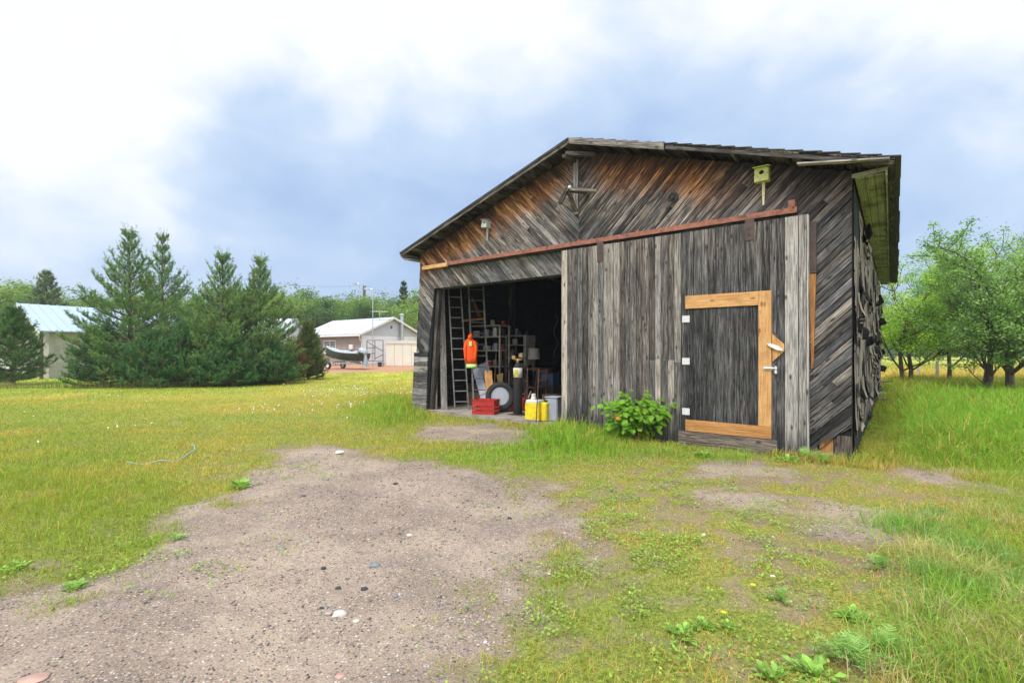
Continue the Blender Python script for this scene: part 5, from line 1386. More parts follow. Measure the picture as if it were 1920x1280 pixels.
# --- yard lamps and utility pole
def yard_lamp(px, ptop, Z, label, r, base_z=None, headm='shade'):
    x = (px-960)/F*Z; zb = tz(x, Z); zt = CAMH+(HZ-ptop)/F*Z
    e_ = empty('yard_lamp', (x, Z, zb), 0, label, 'lamp post', 'yard lamps around the house')
    m = MB(); m.tube([(0, 0, 0), (0, 0, zt-zb)], [r, r*.6], 8); m.build('pole', M_['galv'], e_)
    m = MB(); m.tube([(0, 0, zt-zb), (-.3, 0, zt-zb+.05)], r*.5, 6); m.build('arm', M_['galv'], e_)
    m = MB(); m.prism([(-.66, -.02), (-.25, -.06), (-.25, .08), (-.6, .10)], lambda p: (p[0], -.15, zt-zb+p[1]), lambda p: (p[0], .15, zt-zb+p[1]), lambda p: p); m.build('lamp_head', M_[headm], e_)
yard_lamp(673.5, 532, 52, 'taller yard lamp with a beige head behind the white roof', .06)
yard_lamp(699, 542, 36.9, 'yard lamp with a grey head in front of the white gable', .045, headm='galv')
pz_ = 75.; px_ = (683-960)/F*pz_; zb = tz(px_, pz_)
up_ = empty('utility_pole', (px_, pz_, zb), 0, 'brown wooden utility pole rising above the trees between the yard lamps', 'utility pole')
H_ = CAMH+(HZ-536)/F*pz_-zb
m = MB(); m.tube([(0, 0, 0), (.0, 0, H_)], [.28, .22], 8); m.build('pole', M_['bark'], up_)
m = MB(); m.tube([(0, 0, H_), (0, 0, H_+.2)], .09, 6); m.build('insulator', M_['white'], up_)
def wire(a, b, sag, r, label):
    pts = [a.lerp(b, i/16)-Vector((0, 0, sag*4*(i/16)*(1-i/16)))-a for i in range(17)]
    m = MB(); m.tube(pts, r, 4); o = m.build('power_line', M_['rubber']); o.location = a; return tag(o, label, 'wire', 'power lines at the utility pole')
top = Vector((px_, pz_, zb+H_+.15))
wire(top, W(400, 512, 60), .8, .012, 'thin power line running left from the utility pole')
wire(top, W(830, 560, 60), .7, .012, 'thin power line running right from the utility pole')
wire(house.matrix_basis @ Vector((GW*.66, -.3, 4.0)), W(700, 600, 40), .05, .012, 'guy wire running left from the stove pipe')
# --- boat on its trailer
bx_, by_ = W(648, 694, 33.0).x, 33.0
boat_dir = R(-22)
bt = empty('boat', (bx_, by_, tz(bx_, by_)+.53), boat_dir, 'dark green open boat under a pale tarp, parked on a trailer', 'boat')
def hull_pt(t, s):     # t 0 bow(left) .. 1 stern(right), s -1..1
    w_ = .78*(1-(1-t)**2.4)*(1-.06*t); dep = .62+.10*(1-t)**2
    kz = .42*(1-t)**3; 
    a = abs(s); y = w_*(a**.6 if a < 1 else 1)*(1 if s >= 0 else -1)
    z = kz+(dep-.0)*(a**2.0)
    return (-2.1+4.1*t, y, z)
m = MB(); nt_, ns_ = 16, 12
for i in range(nt_+1):
    for k in range(ns_+1): m.v.append(hull_pt(i/nt_, -1+2*k/ns_))
for i in range(nt_):
    for k in range(ns_): a = i*(ns_+1)+k; m.face((a, a+1, a+ns_+2, a+ns_+1))
m.face([nt_*(ns_+1)+k for k in range(ns_+1)]); m.build('hull', M_['boatgreen'], bt, smooth=True)
m = MB()
for sd2 in (-1, 1): m.tube([Vector(hull_pt(i/12, sd2))+Vector((0, 0, .01)) for i in range(13)], .028, 6)
m.build('gunwale', M_['galv'], bt)
m = MB(); n_ = 12
for i in range(n_+1):
    t_ = .02+.9*i/n_; w_ = abs(hull_pt(t_, 1)[1])*1.03; z = hull_pt(t_, 1)[2]
    for k in range(7):
        s_ = -1+2*k/6; m.v.append((-2.1+4.1*t_, w_*s_, z+.03+.16*(1-s_*s_)*(.7+.3*math.sin(i*1.7+k))))
for i in range(n_):
    for k in range(6): a = i*7+k; m.face((a, a+1, a+8, a+7))
m.build('tarp', M_['tarp'], bt, smooth=True)
bt.scale = (.80, .85, .85)
bpy.context.view_layer.update()
mt = empty('outboard_motor', bt.matrix_basis @ Vector((2.0, 0, .55)), boat_dir, 'outboard motor wrapped in a crumpled grey tarp at the stern', 'motor')
loft([(-.95, .28, .26, .02, 0), (-.5, .22, .2, .02, 0), (-.1, .12, .12, .02, 0), (.0, .16, .16, .0, 0)], 12).build('lower_cover', M_['tarp'], mt)
loft([(-.02, .14, .14, 0, 0), (.12, .36, .25, -.08, 0), (.28, .38, .24, -.15, 0), (.42, .30, .16, -.28, 0), (.5, .12, .08, -.40, 0)], 11).build('cowl_cover', M_['tarp'], mt)
trl = empty('boat_trailer', (bx_, by_, tz(bx_, by_)), boat_dir, 'galvanised boat trailer with small white rimmed wheels', 'trailer')
for sd2 in (-1, 1):
    m = MB(); m.tube([(-3.0, 0, .42), (-1.6, sd2*.5, .46), (1.6, sd2*.55, .46)], .035, 6); m.build('frame_rail', M_['galv'], trl)
    w_ = MB(); Mw = Matrix.Translation((-1.05, sd2*.85, .27)) @ Matrix.Rotation(R(90), 4, 'X')
    w_.lathe([(.15, -.08), (.24, -.085), (.27, -.05), (.27, .05), (.24, .085), (.15, .08)], Mw, 20); tw = w_.build('wheel', M_['rubber'], trl)
    w_ = MB(); w_.lathe([(.15, -.082), (.15, .082), (.05, .09)], Mw, 16); w_.lathe([(.05, -.09), (.15, -.083)], Mw, 16); w_.build('rim', M_['white'], tw)
    m = MB(); m.tube([Vector((-1.05+.36*math.cos(a), sd2*.85, .27+.33*math.sin(a))) for a in [R(20+i*20) for i in range(8)]], .03, 5); m.build('mudguard', M_['navy'], trl)
m = MB(); m.tube([(-1.05, -.8, .27), (-1.05, .8, .27)], .03, 6); m.tube([(-1.05, .0, .27), (-1.05, .0, .44)], .03, 6); m.build('axle', M_['darksteel'], trl)
for x in (-.8, .9):
    m = MB(); m.box((x-.05, -.62, .46), (x+.05, .62, .60)); m.build('bunk', M_['shelf'], trl)
m = MB(); m.tube([(-2.9, 0, .45), (-2.6, 0, 1.0), (-2.35, 0, 1.15)], .035, 6); m.build('winch_post', M_['navy'], trl)
trl.scale = (.80, .85, .85)
mt.scale = (.85, .85, .85)
# --- white roofed shed at the left
C_ = Vector(((92-960)/F*24, 24, 0)); C_.z = tz(C_.x, C_.y)
SR = math.atan2(.866, .5)
shd = empty('shed', C_, SR, 'pale shed with a white ribbed metal roof behind the left pines', 'shed')
# local x along the front (to the back right), y towards the gable side (left)
M_['shedroof'] = siding_mat('shed_roof_metal', (.35, .43, .56), .3, 0, .03)
EZs, RZs, GWs, LLs = 2.40, 3.72, 2.8, 6.4
m = MB(); m.box((0, 0, -.1), (LLs, .1, EZs)); m.build('wall', M_['shedside'], shd)
m = MB(); m.prism([(.1, -.1), (GWs*2, -.1), (GWs*2, EZs), (GWs, RZs-.06), (.1, EZs)], lambda p: (0, p[0], p[1]), lambda p: (.1, p[0], p[1]), lambda p: p); m.build('gable', M_['shedside'], shd)
m = MB(); m.box((.12, GWs*2-.1, -.1), (LLs, GWs*2, EZs)); m.box((LLs-.1, .12, -.1), (LLs, GWs*2-.12, EZs)); m.build('wall', M_['shedside'], shd)
rf = MB(); sl2 = (RZs-EZs)/GWs
for s_ in (-1, 1):
    ye = -.3 if s_ < 0 else GWs*2+.3; ze = EZs-.3*sl2
    rf.prism([(ye, ze+.02), (GWs, RZs+.02), (GWs, RZs+.07), (ye, ze+.07)], lambda p: (-.45, p[0], p[1]), lambda p: (LLs+.3, p[0], p[1]), lambda p: p)
for i in range(18):
    x = -.42+i*.4
    rf.beam((x, -.3, EZs-.3*sl2+.085), (x, GWs, RZs+.085), .03, .03)
rf.build('roof', M_['shedroof'], shd)
m = MB(); m.box((-.40, -.25, -.1), (-.28, -.13, EZs-.12)); m.build('corner_post', M_['bark'], shd)
m = MB(); m.box((-.40, GWs-.06, -.1), (-.28, GWs+.06, RZs-.1)); m.build('corner_post', M_['white'], shd)
m = MB(); m.beam((-.44, -.3, EZs-.3*sl2-.03), (-.44, GWs, RZs-.03), .03, .10); m.build('bargeboard', M_['white'], shd)
# second, farther shed at the very left edge and the low roofs behind the pines
def low_building(x, y, rz, w_, d_, ez, rz_, label, wallm='whiteside', roofm='metalroof', nm='outbuilding'):
    e_ = empty(nm, (x, y, tz(x, y)), rz, label, 'building')
    m = MB(); m.box((0, 0, -.1), (w_, .1, ez)); m.box((0, .11, -.1), (.1, d_, ez)); m.box((w_-.1, .11, -.1), (w_, d_, ez)); m.box((.11, d_-.1, -.1), (w_-.11, d_, ez)); m.build('wall', M_[wallm], e_)
    for xx in (0, w_-.1):
        m = MB(); m.prism([(0, ez+.002), (d_, ez+.002), (d_/2, rz_-.04)], lambda p: (xx, p[0], p[1]), lambda p: (xx+.1, p[0], p[1]), lambda p: p); m.build('gable', M_[wallm], e_)
    m = MB(); s_ = (rz_-ez)/(d_/2)
    m.prism([(-.3, ez-.3*s_+.02), (d_/2, rz_+.02), (d_/2, rz_+.1), (-.3, ez-.3*s_+.1)], lambda p: (-.3, p[0], p[1]), lambda p: (w_+.3, p[0], p[1]), lambda p: p)
    m.prism([(d_/2+.001, rz_+.02), (d_+.3, ez-.3*s_+.02), (d_+.3, ez-.3*s_+.1), (d_/2+.001, rz_+.1)], lambda p: (-.3, p[0], p[1]), lambda p: (w_+.3, p[0], p[1]), lambda p: p)
    m.build('roof', M_[roofm], e_)
    m = MB(); m.box((w_*.3, -.04, 0), (w_*.3+.9, -.001, 2.0)); d = m.build('door', M_['white'], e_)
    return e_
low_building(-30.5, 27.5, R(8), 4.5, 4, 2.2, 3.0, 'white outbuilding at the far left edge behind the leftmost conifer')
low_building(-24.2, 42.0, R(4), 4.4, 5, 2.6, 3.95, 'white roofed building hidden behind the row of pines', nm='garage')
low_building(-21.2, 47.0, R(4), 2.4, 3.4, 1.7, 2.25, 'small white roofed building between the pines and the house', nm='outbuilding')
# plank fence at far left
fz = Vector(((-8-960)/F*20.5, 20.5, 0))
pf = empty('plank_fence', fz, R(0), 'low grey plank fence at the left edge under the conifer', 'fence')
for i in range(4):
    m = MB(); m.cur = tones(40+i, .3, .6, .4); m.box((-.6, 0, .02+i*.15), (.72, .03, .15+i*.15)); m.build('board', M_['plank'], pf)
m = MB(); m.cur = (.3, .5, .3); m.box((.66, -.06, -.1), (.76, -.001, .68)); m.build('post', M_['plank'], pf)
# fence post in the field, beams behind the barn
for i, (px, py, lab) in enumerate(((1757, 708, 'short pale fence post standing alone in the yellow field'), (1722, 700, 'small grey stake in the field, left of the fence post'))):
    Z = 24. if i == 0 else 27.; x = (px-960)/F*Z; m = MB(); m.tube([(0, 0, -.1), (.01, 0, .55), (.0, 0, 1.02-.3*i)], [.075, .07, .06], 8)
    o = m.build('fence_post', M_['shedside']); o.location = (x, Z, tz(x, Z)); tag(o, lab, 'post')
# red beam with teal box and rusty scrap sticking out behind the side wall
M_['redbeam'] = simple('red_painted_steel', (.26, .05, .025), .7, 0, .35, 12, (.12, .04, .025)); M_['teal'] = simple('teal_paint', (.20, .38, .36), .6, 0, .2, 10)
p0 = W(1656, 741, 14.6); e_ = empty('scrap_beam', (p0.x, p0.y, tz(p0.x, p0.y)), 0, 'rust red steel beam end with a teal lid sticking out past the side wall', 'beam')
hb = p0.z-e_.location.z
m = MB(); m.box((-.9, -.05, hb-.08), (.18, .10, hb+.03)); m.build('beam', M_['redbeam'], e_, bevel=.008)
m = MB(); m.box((-.8, -.06, hb+.0301), (.12, .12, hb+.09)); m.build('lid', M_['teal'], e_, bevel=.01)
for x in (-.7, .05):
    m = MB(); m.box((x-.03, -.0, -.05), (x+.03, .06, hb-.08)); m.build('leg', M_['redbeam'], e_)
p0 = W(1653, 716, 14.8); e_ = empty('rusty_winch', (p0.x, p0.y, tz(p0.x, p0.y)), 0, 'rusty crank handle and drum poking out above the red beam', 'winch')
hb = p0.z-e_.location.z
m = MB(); m.tube([(-.3, 0, 0), (-.3, 0, hb)], .04, 8); m.build('post', M_['darksteel'], e_)
m = MB(); m.lathe([(.10, -.05), (.12, 0), (.10, .05)], Matrix.Translation((-.12, 0, hb)) @ Matrix.Rotation(R(80), 4, 'X'), 14); m.tube([(-.3, 0, hb), (-.12, 0, hb)], .03, 6); m.build('drum', M_['rust'], e_)
m = MB(); m.tube([(-.12, -.05, hb), (.12, -.06, hb+.02), (.26, -.06, hb+.03)], .025, 6); m.build('handle', M_['bark'], e_)
p0 = W(1655, 762, 12.4); 
m = MB(); m.cur = (.4, .6, .3); m.box((-.8, 0, 0), (.14, .09, .04)); o = m.build('plank', M_['plank']); o.location = (p0.x, p0.y, .12); tag(o, 'low dark plank lying in the grass below the red beam', 'plank')
# litter, garden hose, stones
x, y = gp(636, 850)
m = MB(); m.tint(.5)
m.add([(-.05, -.02, .005), (.04, -.03, .012), (.06, .02, .03), (0, .04, .006), (-.03, .01, .035)], [(0, 1, 4), (1, 2, 4), (2, 3, 4), (3, 0, 4)])
o = m.build('paper_scrap', M_['white']); s_ = o.modifiers.new('t', 'SOLIDIFY'); s_.thickness = .002; o.location = (x, y, tz(x, y)+.01); tag(o, 'crumpled white scrap of paper on the far edge of the gravel', 'litter')
pts = [gp(*p) for p in ((238, 872), (270, 873), (300, 869), (330, 868), (345, 862), (356, 855), (366, 848), (364, 841), (358, 838))]
x0, y0 = pts[0]
m = MB(); m.tube([(a-x0, b-y0, tz(a, b)+.042-.03*(i < 5)*(i % 2)) for i, (a, b) in enumerate(pts)], .007, 6); o = m.build('garden_hose', simple('hose_blue', (.28, .42, .45), .5, 0, .1, 5), smooth=True)
o.location = (x0, y0, 0); tag(o, 'pale blue garden hose lying in the lawn', 'hose')
bmm = bmesh.new(); bmesh.ops.create_icosphere(bmm, subdivisions=3, radius=1); SV = [v.co.copy() for v in bmm.verts]; SF = [[v.index for v in f.verts] for f in bmm.faces]; bmm.free()
def stone(px, py, wpx, c, label, flat=.5, grp=None, rz=0.):
    x, y = gp(px, py); r = wpx/2/F*y; m = MB(); m.cur = c; s0 = px*.37+py
    from mathutils import noise as mn
    vs = []
    for v in SV:
        q = v*(1+.28*mn.noise(v*1.3+Vector((s0, 0, 0)))+.06*mn.noise(v*4+Vector((0, s0, 0))))
        vs.append((q.x*r*math.cos(rz)-q.y*r*.75*math.sin(rz), q.x*r*math.sin(rz)+q.y*r*.75*math.cos(rz), q.z*r*flat))
    m.add(vs, SF); o = m.build('stone', M_['stone'], smooth=True); o.location = (x, y, tz(x, y)+r*flat*.35); return tag(o, label, 'stone', grp)
WH, GB, BK, PK, TN = (.50, .48, .44), (.17, .19, .22), (.045, .05, .055), (.40, .25, .20), (.33, .28, .24)
G1 = 'loose stones on the gravel drive'
for a in ((637, 1144, 27, WH, 'largest stone on the drive, whitish and speckled', .5, G1, .5), (616, 1143, 16, TN, 'flat brown stone touching the whitish one', .45, G1, .1),
          (702, 1057, 20, GB, 'smooth blue grey stone in the middle of the drive', .45, G1, 0), (726, 1061, 9, GB, 'small blue grey pebble right of the smooth blue grey stone', .5, G1, 0),
          (607, 1062, 10, BK, 'black stone left of the smooth blue grey stone', .7, G1, 0), (634, 1095, 11, BK, 'black round stone, left one of the near pair', .7, G1, 0),
          (683, 1098, 13, BK, 'black round stone, right one of the near pair', .65, G1, 0), (741, 1118, 10, GB, 'small grey stone right of the near black pair', .5, G1, 0),
          (528, 1029, 14, (.22, .22, .22), 'flat dark grey stone at the left of the drive', .3, G1, 0), (603, 1134, 9, BK, 'small black stone just above the flat brown stone', .6, G1, 0),
          (638, 1256, 20, PK, 'flat pink stone close to the bottom edge', .3, G1, .2), (568, 930, 12, (.08, .08, .08), 'flat dark chip on the far left of the drive', .25, G1, 0),
          (530, 957, 12, TN, 'flat pinkish brown chip at the left edge of the drive', .25, G1, 0), (742, 906, 10, BK, 'black stone near the far end of the drive', .5, G1, 0),
          (955, 970, 9, BK, 'lone black stone toward the right edge of the drive', .5, G1, 0), (1059, 1003, 10, PK, 'small pink stone at the right edge of the drive', .5, G1, 0),
          (65, 1270, 50, PK, 'large flat pink slab stone at the bottom left corner', .15, G1, .3), (1319, 1005, 9, WH, 'white pebble among the weeds right of the drive', .6, G1, 0),
          (910, 1203, 9, WH, 'white chip at the weedy right edge of the drive', .4, G1, .8), (668, 1157, 14, (.5, .45, .38), 'cream stone right of the whitish one', .35, G1, 0),
          (560, 985, 8, TN, 'tiny brown stone on the left part of the drive', .5, G1, 0), (768, 1002, 12, (.5, .45, .40), 'pale stone in the middle distance of the drive', .3, G1, 0),
          (1028, 1075, 11, (.5, .42, .36), 'pale pink stone near the creeping weeds', .4, G1, 0), (578, 1014, 9, (.3, .3, .3), 'grey stone next to the flat dark grey one', .4, G1, 0)):
    stone(*a)
# ================================================================ trees and plants
def needles_on(A, B, n, ln, w, colr):
    """needles set round each twig A->B (m,3)"""
    m = len(A); A = np.repeat(A, n, 0); B = np.repeat(B, n, 0); D = B-A; L = np.linalg.norm(D, axis=1, keepdims=True); D = D/L
    t = rng.random((m*n, 1)); p = A+(B-A)*t
    r = rng.normal(size=(m*n, 3)); r -= D*(r*D).sum(1, keepdims=True); r /= np.linalg.norm(r, axis=1, keepdims=True)
    d = D*.75+r*.8; d /= np.linalg.norm(d, axis=1, keepdims=True)
    s_ = np.cross(d, rng.normal(size=(m*n, 3))); s_ /= np.linalg.norm(s_, axis=1, keepdims=True)
    l = ln*rng.uniform(.7, 1.2, (m*n, 1)); V = np.stack([p-s_*w/2, p+s_*w/2, p+d*l], 1)
    c = np.repeat(colr, n, 0)*rng.uniform(.7, 1.3, (m*n, 1))
    br = np.repeat(rng.random(m) < .045, n); c[br] = np.array([.26, .17, .08]); return V.reshape(-1, 3), c
def pine_data(seed, H, Rb, low=.35, den=1., tall=False, droop=0.):
    """returns (needle V, colours, wood MB)"""
    r = np.random.default_rng(seed); wood = MB(); A = []; B = []; C = []
    wood.tube([(0, 0, 0), (.02, .01, H*.35), (-.02, .02, H*.7), (0, 0, H*.98)], [.11*H/6, .085*H/6, .045*H/6, .012], 8)
    z = low; 
    while z < H-.12:
        f = z/H; rad = Rb*((1-f)**(.88 if tall else .8))*(1-.25*math.exp(-((f-.08)/.1)**2))
        nb = int(r.integers(4, 7)*((.8 if tall else 1) if f > .45 else 1.25)*den); a0 = r.uniform(0, 6.28)
        for k in range(nb):
            a = a0+6.283*k/nb+r.normal(0, .16); L = max(.30 if tall else .22, rad*r.uniform(.72, 1.15))
            el0 = -.12+(.85 if tall else .75)*f+r.normal(0, .08)-droop; el1 = .35+(1.05 if tall else .75)*f
            pts = [np.array([0, 0, z+r.normal(0, .03)])]; ns = max(3, int(L/.22))
            for i in range(ns):
                t = (i+1)/ns; el = el0+(el1-el0)*t**1.4; st = L/ns
                a += r.normal(0, .05)
                pts.append(pts[-1]+st*np.array([math.cos(a)*math.cos(el), math.sin(a)*math.cos(el), math.sin(el)]))
            wood.tube([tuple(p) for p in pts], [max(.006, .02*L*(1-i/(ns+.5))) for i in range(ns+1)], 4, False)
            for i in range(len(pts)-1):
                t = (i+.5)/ns
                if t < .22 and L > .8: continue
                p, q = pts[i], pts[i+1]; dd = (q-p)/np.linalg.norm(q-p)
                A.append(p); B.append(q); C.append(0)
                nside = (2 if f > .78 else 3 if f > .6 else 4) if tall else (3 if t < .95 else 4)
                for s in range(nside):
                    sd_ = 1 if s % 2 else -1; pp = p+(q-p)*r.random()
                    side = np.array([-dd[1], dd[0], 0])*sd_; side /= np.linalg.norm(side)+1e-6
                    d2 = dd*.85+side*r.uniform(.45, 1.0)+np.array([0, 0, r.uniform(.0, .5)+.35*f]); d2 /= np.linalg.norm(d2)
                    l2 = min(.55, .16+.38*L*(1-t)*r.uniform(.5, 1.1)+.08)
                    e_ = pp+d2*l2; A.append(pp); B.append(e_); C.append(r.random())
                    if l2 > .26:
                        for _ in range(2):
                            g = pp+d2*l2*r.uniform(.3, .9); d3 = d2+r.normal(0, .5, 3)+np.array([0, 0, .45]); d3 /= np.linalg.norm(d3)
                            A.append(g); B.append(g+d3*r.uniform(.12, .22)); C.append(1.)
            # upright candle at the tip
            A.append(pts[-1]); B.append(pts[-1]+np.array([r.normal(0, .05)+.10*math.cos(a), r.normal(0, .05)+.10*math.sin(a), .18+.28*f])); C.append(1.3)
        z += H*r.uniform(.045, .07)*(1.35 if tall and f > .7 else 1)
    A.append(np.array([0, 0, H-.3])); B.append(np.array([0, 0, H+.22])); C.append(1.2)
    return np.array(A), np.array(B), np.array(C), wood
def make_conifer(nm, loc, rz, seed, H, Rb, label, cat, base, tip, nn_=34, ln=.085, w=.011, grp=None, **kw):
    A, B, C, wood = pine_data(seed, H, Rb, **kw)
    C = C[:, None]; colr = np.array(base)*(1-np.clip(C*.6, 0, 1))+np.array(tip)*np.clip(C*.6, 0, 1)
    V, c = needles_on(A, B, nn_, ln, w, colr)
    e_ = empty(nm, loc, rz, label, cat, grp)
    wood.tint(.3, .5, .3); wood.build('trunk', M_['bark'], e_)
    np_mesh('crown', V, [np.arange(len(V)).reshape(-1, 3)], M_['needles'], parent=e_, cols=c)
    return e_
PB, PT = (.095, .19, .065), (.25, .38, .11)
DB, DT = (.045, .125, .050), (.12, .27, .075)
GP = 'young pines in a row at the edge of the lawn'
def at_ground(px, Z): x = (px-960)/F*Z; return (x, Z, tz(x, Z))
make_conifer('pine_tree', at_ground(243, 19.2), .3, 101, 5.9, 2.65, 'tallest pine of the row with long upright shoots, standing right of the shed roof', 'pine tree', PB, PT, grp=GP, tall=True, nn_=34, ln=.075, w=.011, den=1.25)
make_conifer('pine_tree', at_ground(305, 22.0), 1.3, 102, 6.3, 2.5, 'slender open topped pine behind the tallest pine, its bare stem showing', 'pine tree', PB, PT, grp=GP, tall=True, nn_=34, ln=.075, w=.011, den=1.25)
make_conifer('pine_tree', at_ground(418, 19.6), 2.3, 103, 5.1, 2.6, 'full pointed pine in the middle of the row, left of the last tall pine', 'pine tree', PB, PT, grp=GP, tall=True, nn_=34, ln=.075, w=.011, den=1.25)
make_conifer('pine_tree', at_ground(488, 20.6), .9, 104, 5.15, 2.35, 'last tall pine at the right of the row, with open branches halfway up', 'pine tree', PB, PT, grp=GP, tall=True, nn_=34, ln=.075, w=.011, den=1.25)
make_conifer('spruce_bush', at_ground(190, 18.7), .5, 105, 2.1, 1.5, 'dark low conifer left of the tallest pine, hiding the shed wall', 'conifer', DB, DT, nn_=30, ln=.07, den=1.15, low=.1, grp='dark bushy conifers under the pines')
make_conifer('spruce_bush', at_ground(352, 18.9), 1.5, 106, 2.2, 1.7, 'dark dense conifer filling the middle of the row between two pines', 'conifer', DB, DT, nn_=30, ln=.07, den=1.15, low=.1, grp='dark bushy conifers under the pines')
make_conifer('spruce_bush', at_ground(285, 18.4), 2.5, 107, 1.9, 1.5, 'dark dense conifer just right of the tallest pine stem', 'conifer', DB, DT, nn_=30, ln=.07, den=1.15, low=.1, grp='dark bushy conifers under the pines')
make_conifer('spruce_bush', at_ground(430, 18.8), .7, 108, 1.9, 1.5, 'dark low conifer in front of the full pointed pine', 'conifer', DB, DT, nn_=30, ln=.07, den=1.15, low=.08, grp='dark bushy conifers under the pines')
make_conifer('spruce_bush', at_ground(505, 19.8), .2, 109, 1.5, 1.3, 'low spreading conifer at the right foot of the last tall pine', 'conifer', DB, DT, nn_=44, den=1.3, low=.08, grp='dark bushy conifers under the pines')
make_conifer('conifer_bush', at_ground(26, 19.6), .1, 110, 3.0, 1.35, 'leftmost conifer, dark and bushy, in front of the white outbuilding', 'conifer', (.06, .14, .045), (.15, .27, .07), nn_=30, den=1.3, low=.2)
make_conifer('conifer_bush', at_ground(578, 23.2), .6, 111, 2.5, .95, 'small green and brown conifer left of the boat', 'conifer', (.07, .12, .035), (.20, .26, .07), nn_=44, den=1.3, low=.1)
make_conifer('conifer_bush', at_ground(549, 22.4), 1.6, 112, 1.7, .95, 'half dead brown conifer between the last pine and the small conifer', 'conifer', (.17, .10, .045), (.30, .20, .09), nn_=30, den=1., low=.1)
make_conifer('spruce_tree', at_ground(757, 60), .6, 113, 9.4, 2.1, 'narrow dark spruce rising behind the stove pipe', 'spruce', (.035, .085, .03), (.09, .15, .05), nn_=22, ln=.2, w=.035, low=1.2)
make_conifer('spruce_tree', at_ground(88, 46), .6, 114, 8.6, 3.0, 'pale topped conifer standing above the tree line over the shed', 'spruce', (.10, .16, .07), (.20, .28, .11), nn_=16, ln=.2, w=.035, low=3.2)
# dry stalks along the foot of the pines
x = rng.uniform(-20.5, -8.6, 1500); y = 18.0+.0*x+rng.normal(0, .16, 1500)+np.maximum(0, (x+13))*.55
h = rng.uniform(.12, .42, 1500); v, q, t_, _c = blades(x, y, h, np.full(1500, .012), None, .25)
c = np.where(rng.random((1500, 1)) < .5, np.array([[.34, .26, .14]]), np.array([[.16, .24, .06]])); c = c*rng.uniform(.7, 1.3, (1500, 1))
tag(np_mesh('dry_stalks', v, [q, t_], M_['grass'], cols=np.concatenate([c, c])), 'thin dry stalks and weeds along the foot of the pines', 'weeds', kind='stuff')

# ---- broadleaf trees
def leaves(P_, size, colr, n_up=.5, droop=0.):
    m = len(P_); d = rng.normal(size=(m, 3)); d[:, 2] = d[:, 2]*.5-droop; d /= np.linalg.norm(d, axis=1, keepdims=True)
    nrm = rng.normal(size=(m, 3)); nrm[:, 2] += n_up*2.5; s_ = np.cross(d, nrm); s_ /= np.linalg.norm(s_, axis=1, keepdims=True)+1e-9
    u = np.cross(s_, d); L = size*rng.uniform(.6, 1.25, (m, 1)); W_ = L*.33
    V = np.stack([P_, P_+d*L*.5+s_*W_+u*L*.08, P_+d*L, P_+d*L*.5-s_*W_+u*L*.08], 1)
    return V.reshape(-1, 3), np.arange(m*4).reshape(-1, 4), colr
def tree_data(seed, H, spread, stems=1, trunk=.16, nl=30000, lsize=.075, cb=(.09, .19, .03), ct=(.19, .33, .07), base_clear=.22, lean=.2, clus=.34):
    r = np.random.default_rng(seed); wood = MB(); tips = []
    def grow(p, d, L, rad, lev):
        n = 4; pts = [p.copy()]; q = p.copy(); dd = d.copy()
        for i in range(n):
            dd = dd+r.normal(0, .13, 3)+np.array([0, 0, .05]); dd /= np.linalg.norm(dd); q = q+dd*L/n; pts.append(q.copy())
        wood.tube([tuple(x) for x in pts], [rad*(1-.45*i/n) for i in range(n+1)], 8 if lev == 0 else 5, False)
        if lev >= 3 or L < .28:
            tips.extend(pts[2:]); return
        if lev >= 2: tips.append(pts[-1]); tips.append(pts[2])
        k = [7, 5, 4][min(lev, 2)]
        for j in range(k):
            t = r.uniform(.22 if lev == 0 else .35, 1.0) if j else 1.; i = min(n, int(t*n)); o = pts[i]
            az = r.uniform(0, 6.28); side = np.array([math.cos(az), math.sin(az), r.uniform(-.12, .6)])
            nd = dd*.5+side*spread; nd /= np.linalg.norm(nd)
            grow(o, nd, L*r.uniform(.50, .80), rad*(.42 if lev == 0 else .5), lev+1)
    for s in range(stems):
        az = 6.28*s/stems+r.uniform(0, 1); d = np.array([math.cos(az)*lean, math.sin(az)*lean, 1.]); d /= np.linalg.norm(d)
        grow(np.array([math.cos(az)*trunk*(stems > 1), math.sin(az)*trunk*(stems > 1), -.1]), d, H*.50, trunk, 0)
    T_ = np.array(tips); T_ = T_[T_[:, 2] > H*base_clear]
    sc = H/np.quantile(T_[:, 2], .995)
    T_[:, 2] = T_[:, 2]*sc
    wood.v = [(v[0], v[1], v[2]*sc) for v in wood.v]
    idx = r.integers(0, len(T_), nl); P_ = T_[idx]+r.normal(0, clus*.5, (nl, 3))*np.array([1, 1, .62])
    hue = r.random(len(T_))[idx][:, None]
    c = np.array(cb)*(1-hue)+np.array(ct)*hue; c = c*r.uniform(.75, 1.25, (nl, 1))
    V, Q_, c = leaves(P_, lsize, c, .5, .25)
    return V, Q_, c, wood
def make_tree(nm, loc, rz, label, cat, grp=None, **kw):
    V, Q_, c, wood = tree_data(**kw); e_ = empty(nm, loc, rz, label, cat, grp)
    wood.build('trunk', M_['bark'], e_); np_mesh('crown', V, [Q_], M_['foliage'], parent=e_, cols=c); return e_
GT = 'broadleaf trees in the field right of the barn'
make_tree('broadleaf_tree', at_ground(1848, 15.6), .4, 'nearer field tree with two dark stems rising from one foot, its crown meeting the next', 'tree', GT, seed=201, H=5.0, spread=.62, stems=2, trunk=.085, nl=21000, lsize=.08, cb=(.16, .30, .07), ct=(.33, .50, .15), base_clear=.10, clus=.20)
make_tree('broadleaf_tree', at_ground(1893, 15.2), 1.4, 'rightmost field tree with a single dark forking stem', 'tree', GT, seed=202, H=5.1, spread=.62, stems=1, trunk=.12, nl=21000, lsize=.08, cb=(.16, .30, .07), ct=(.33, .50, .15), base_clear=.10, clus=.20)
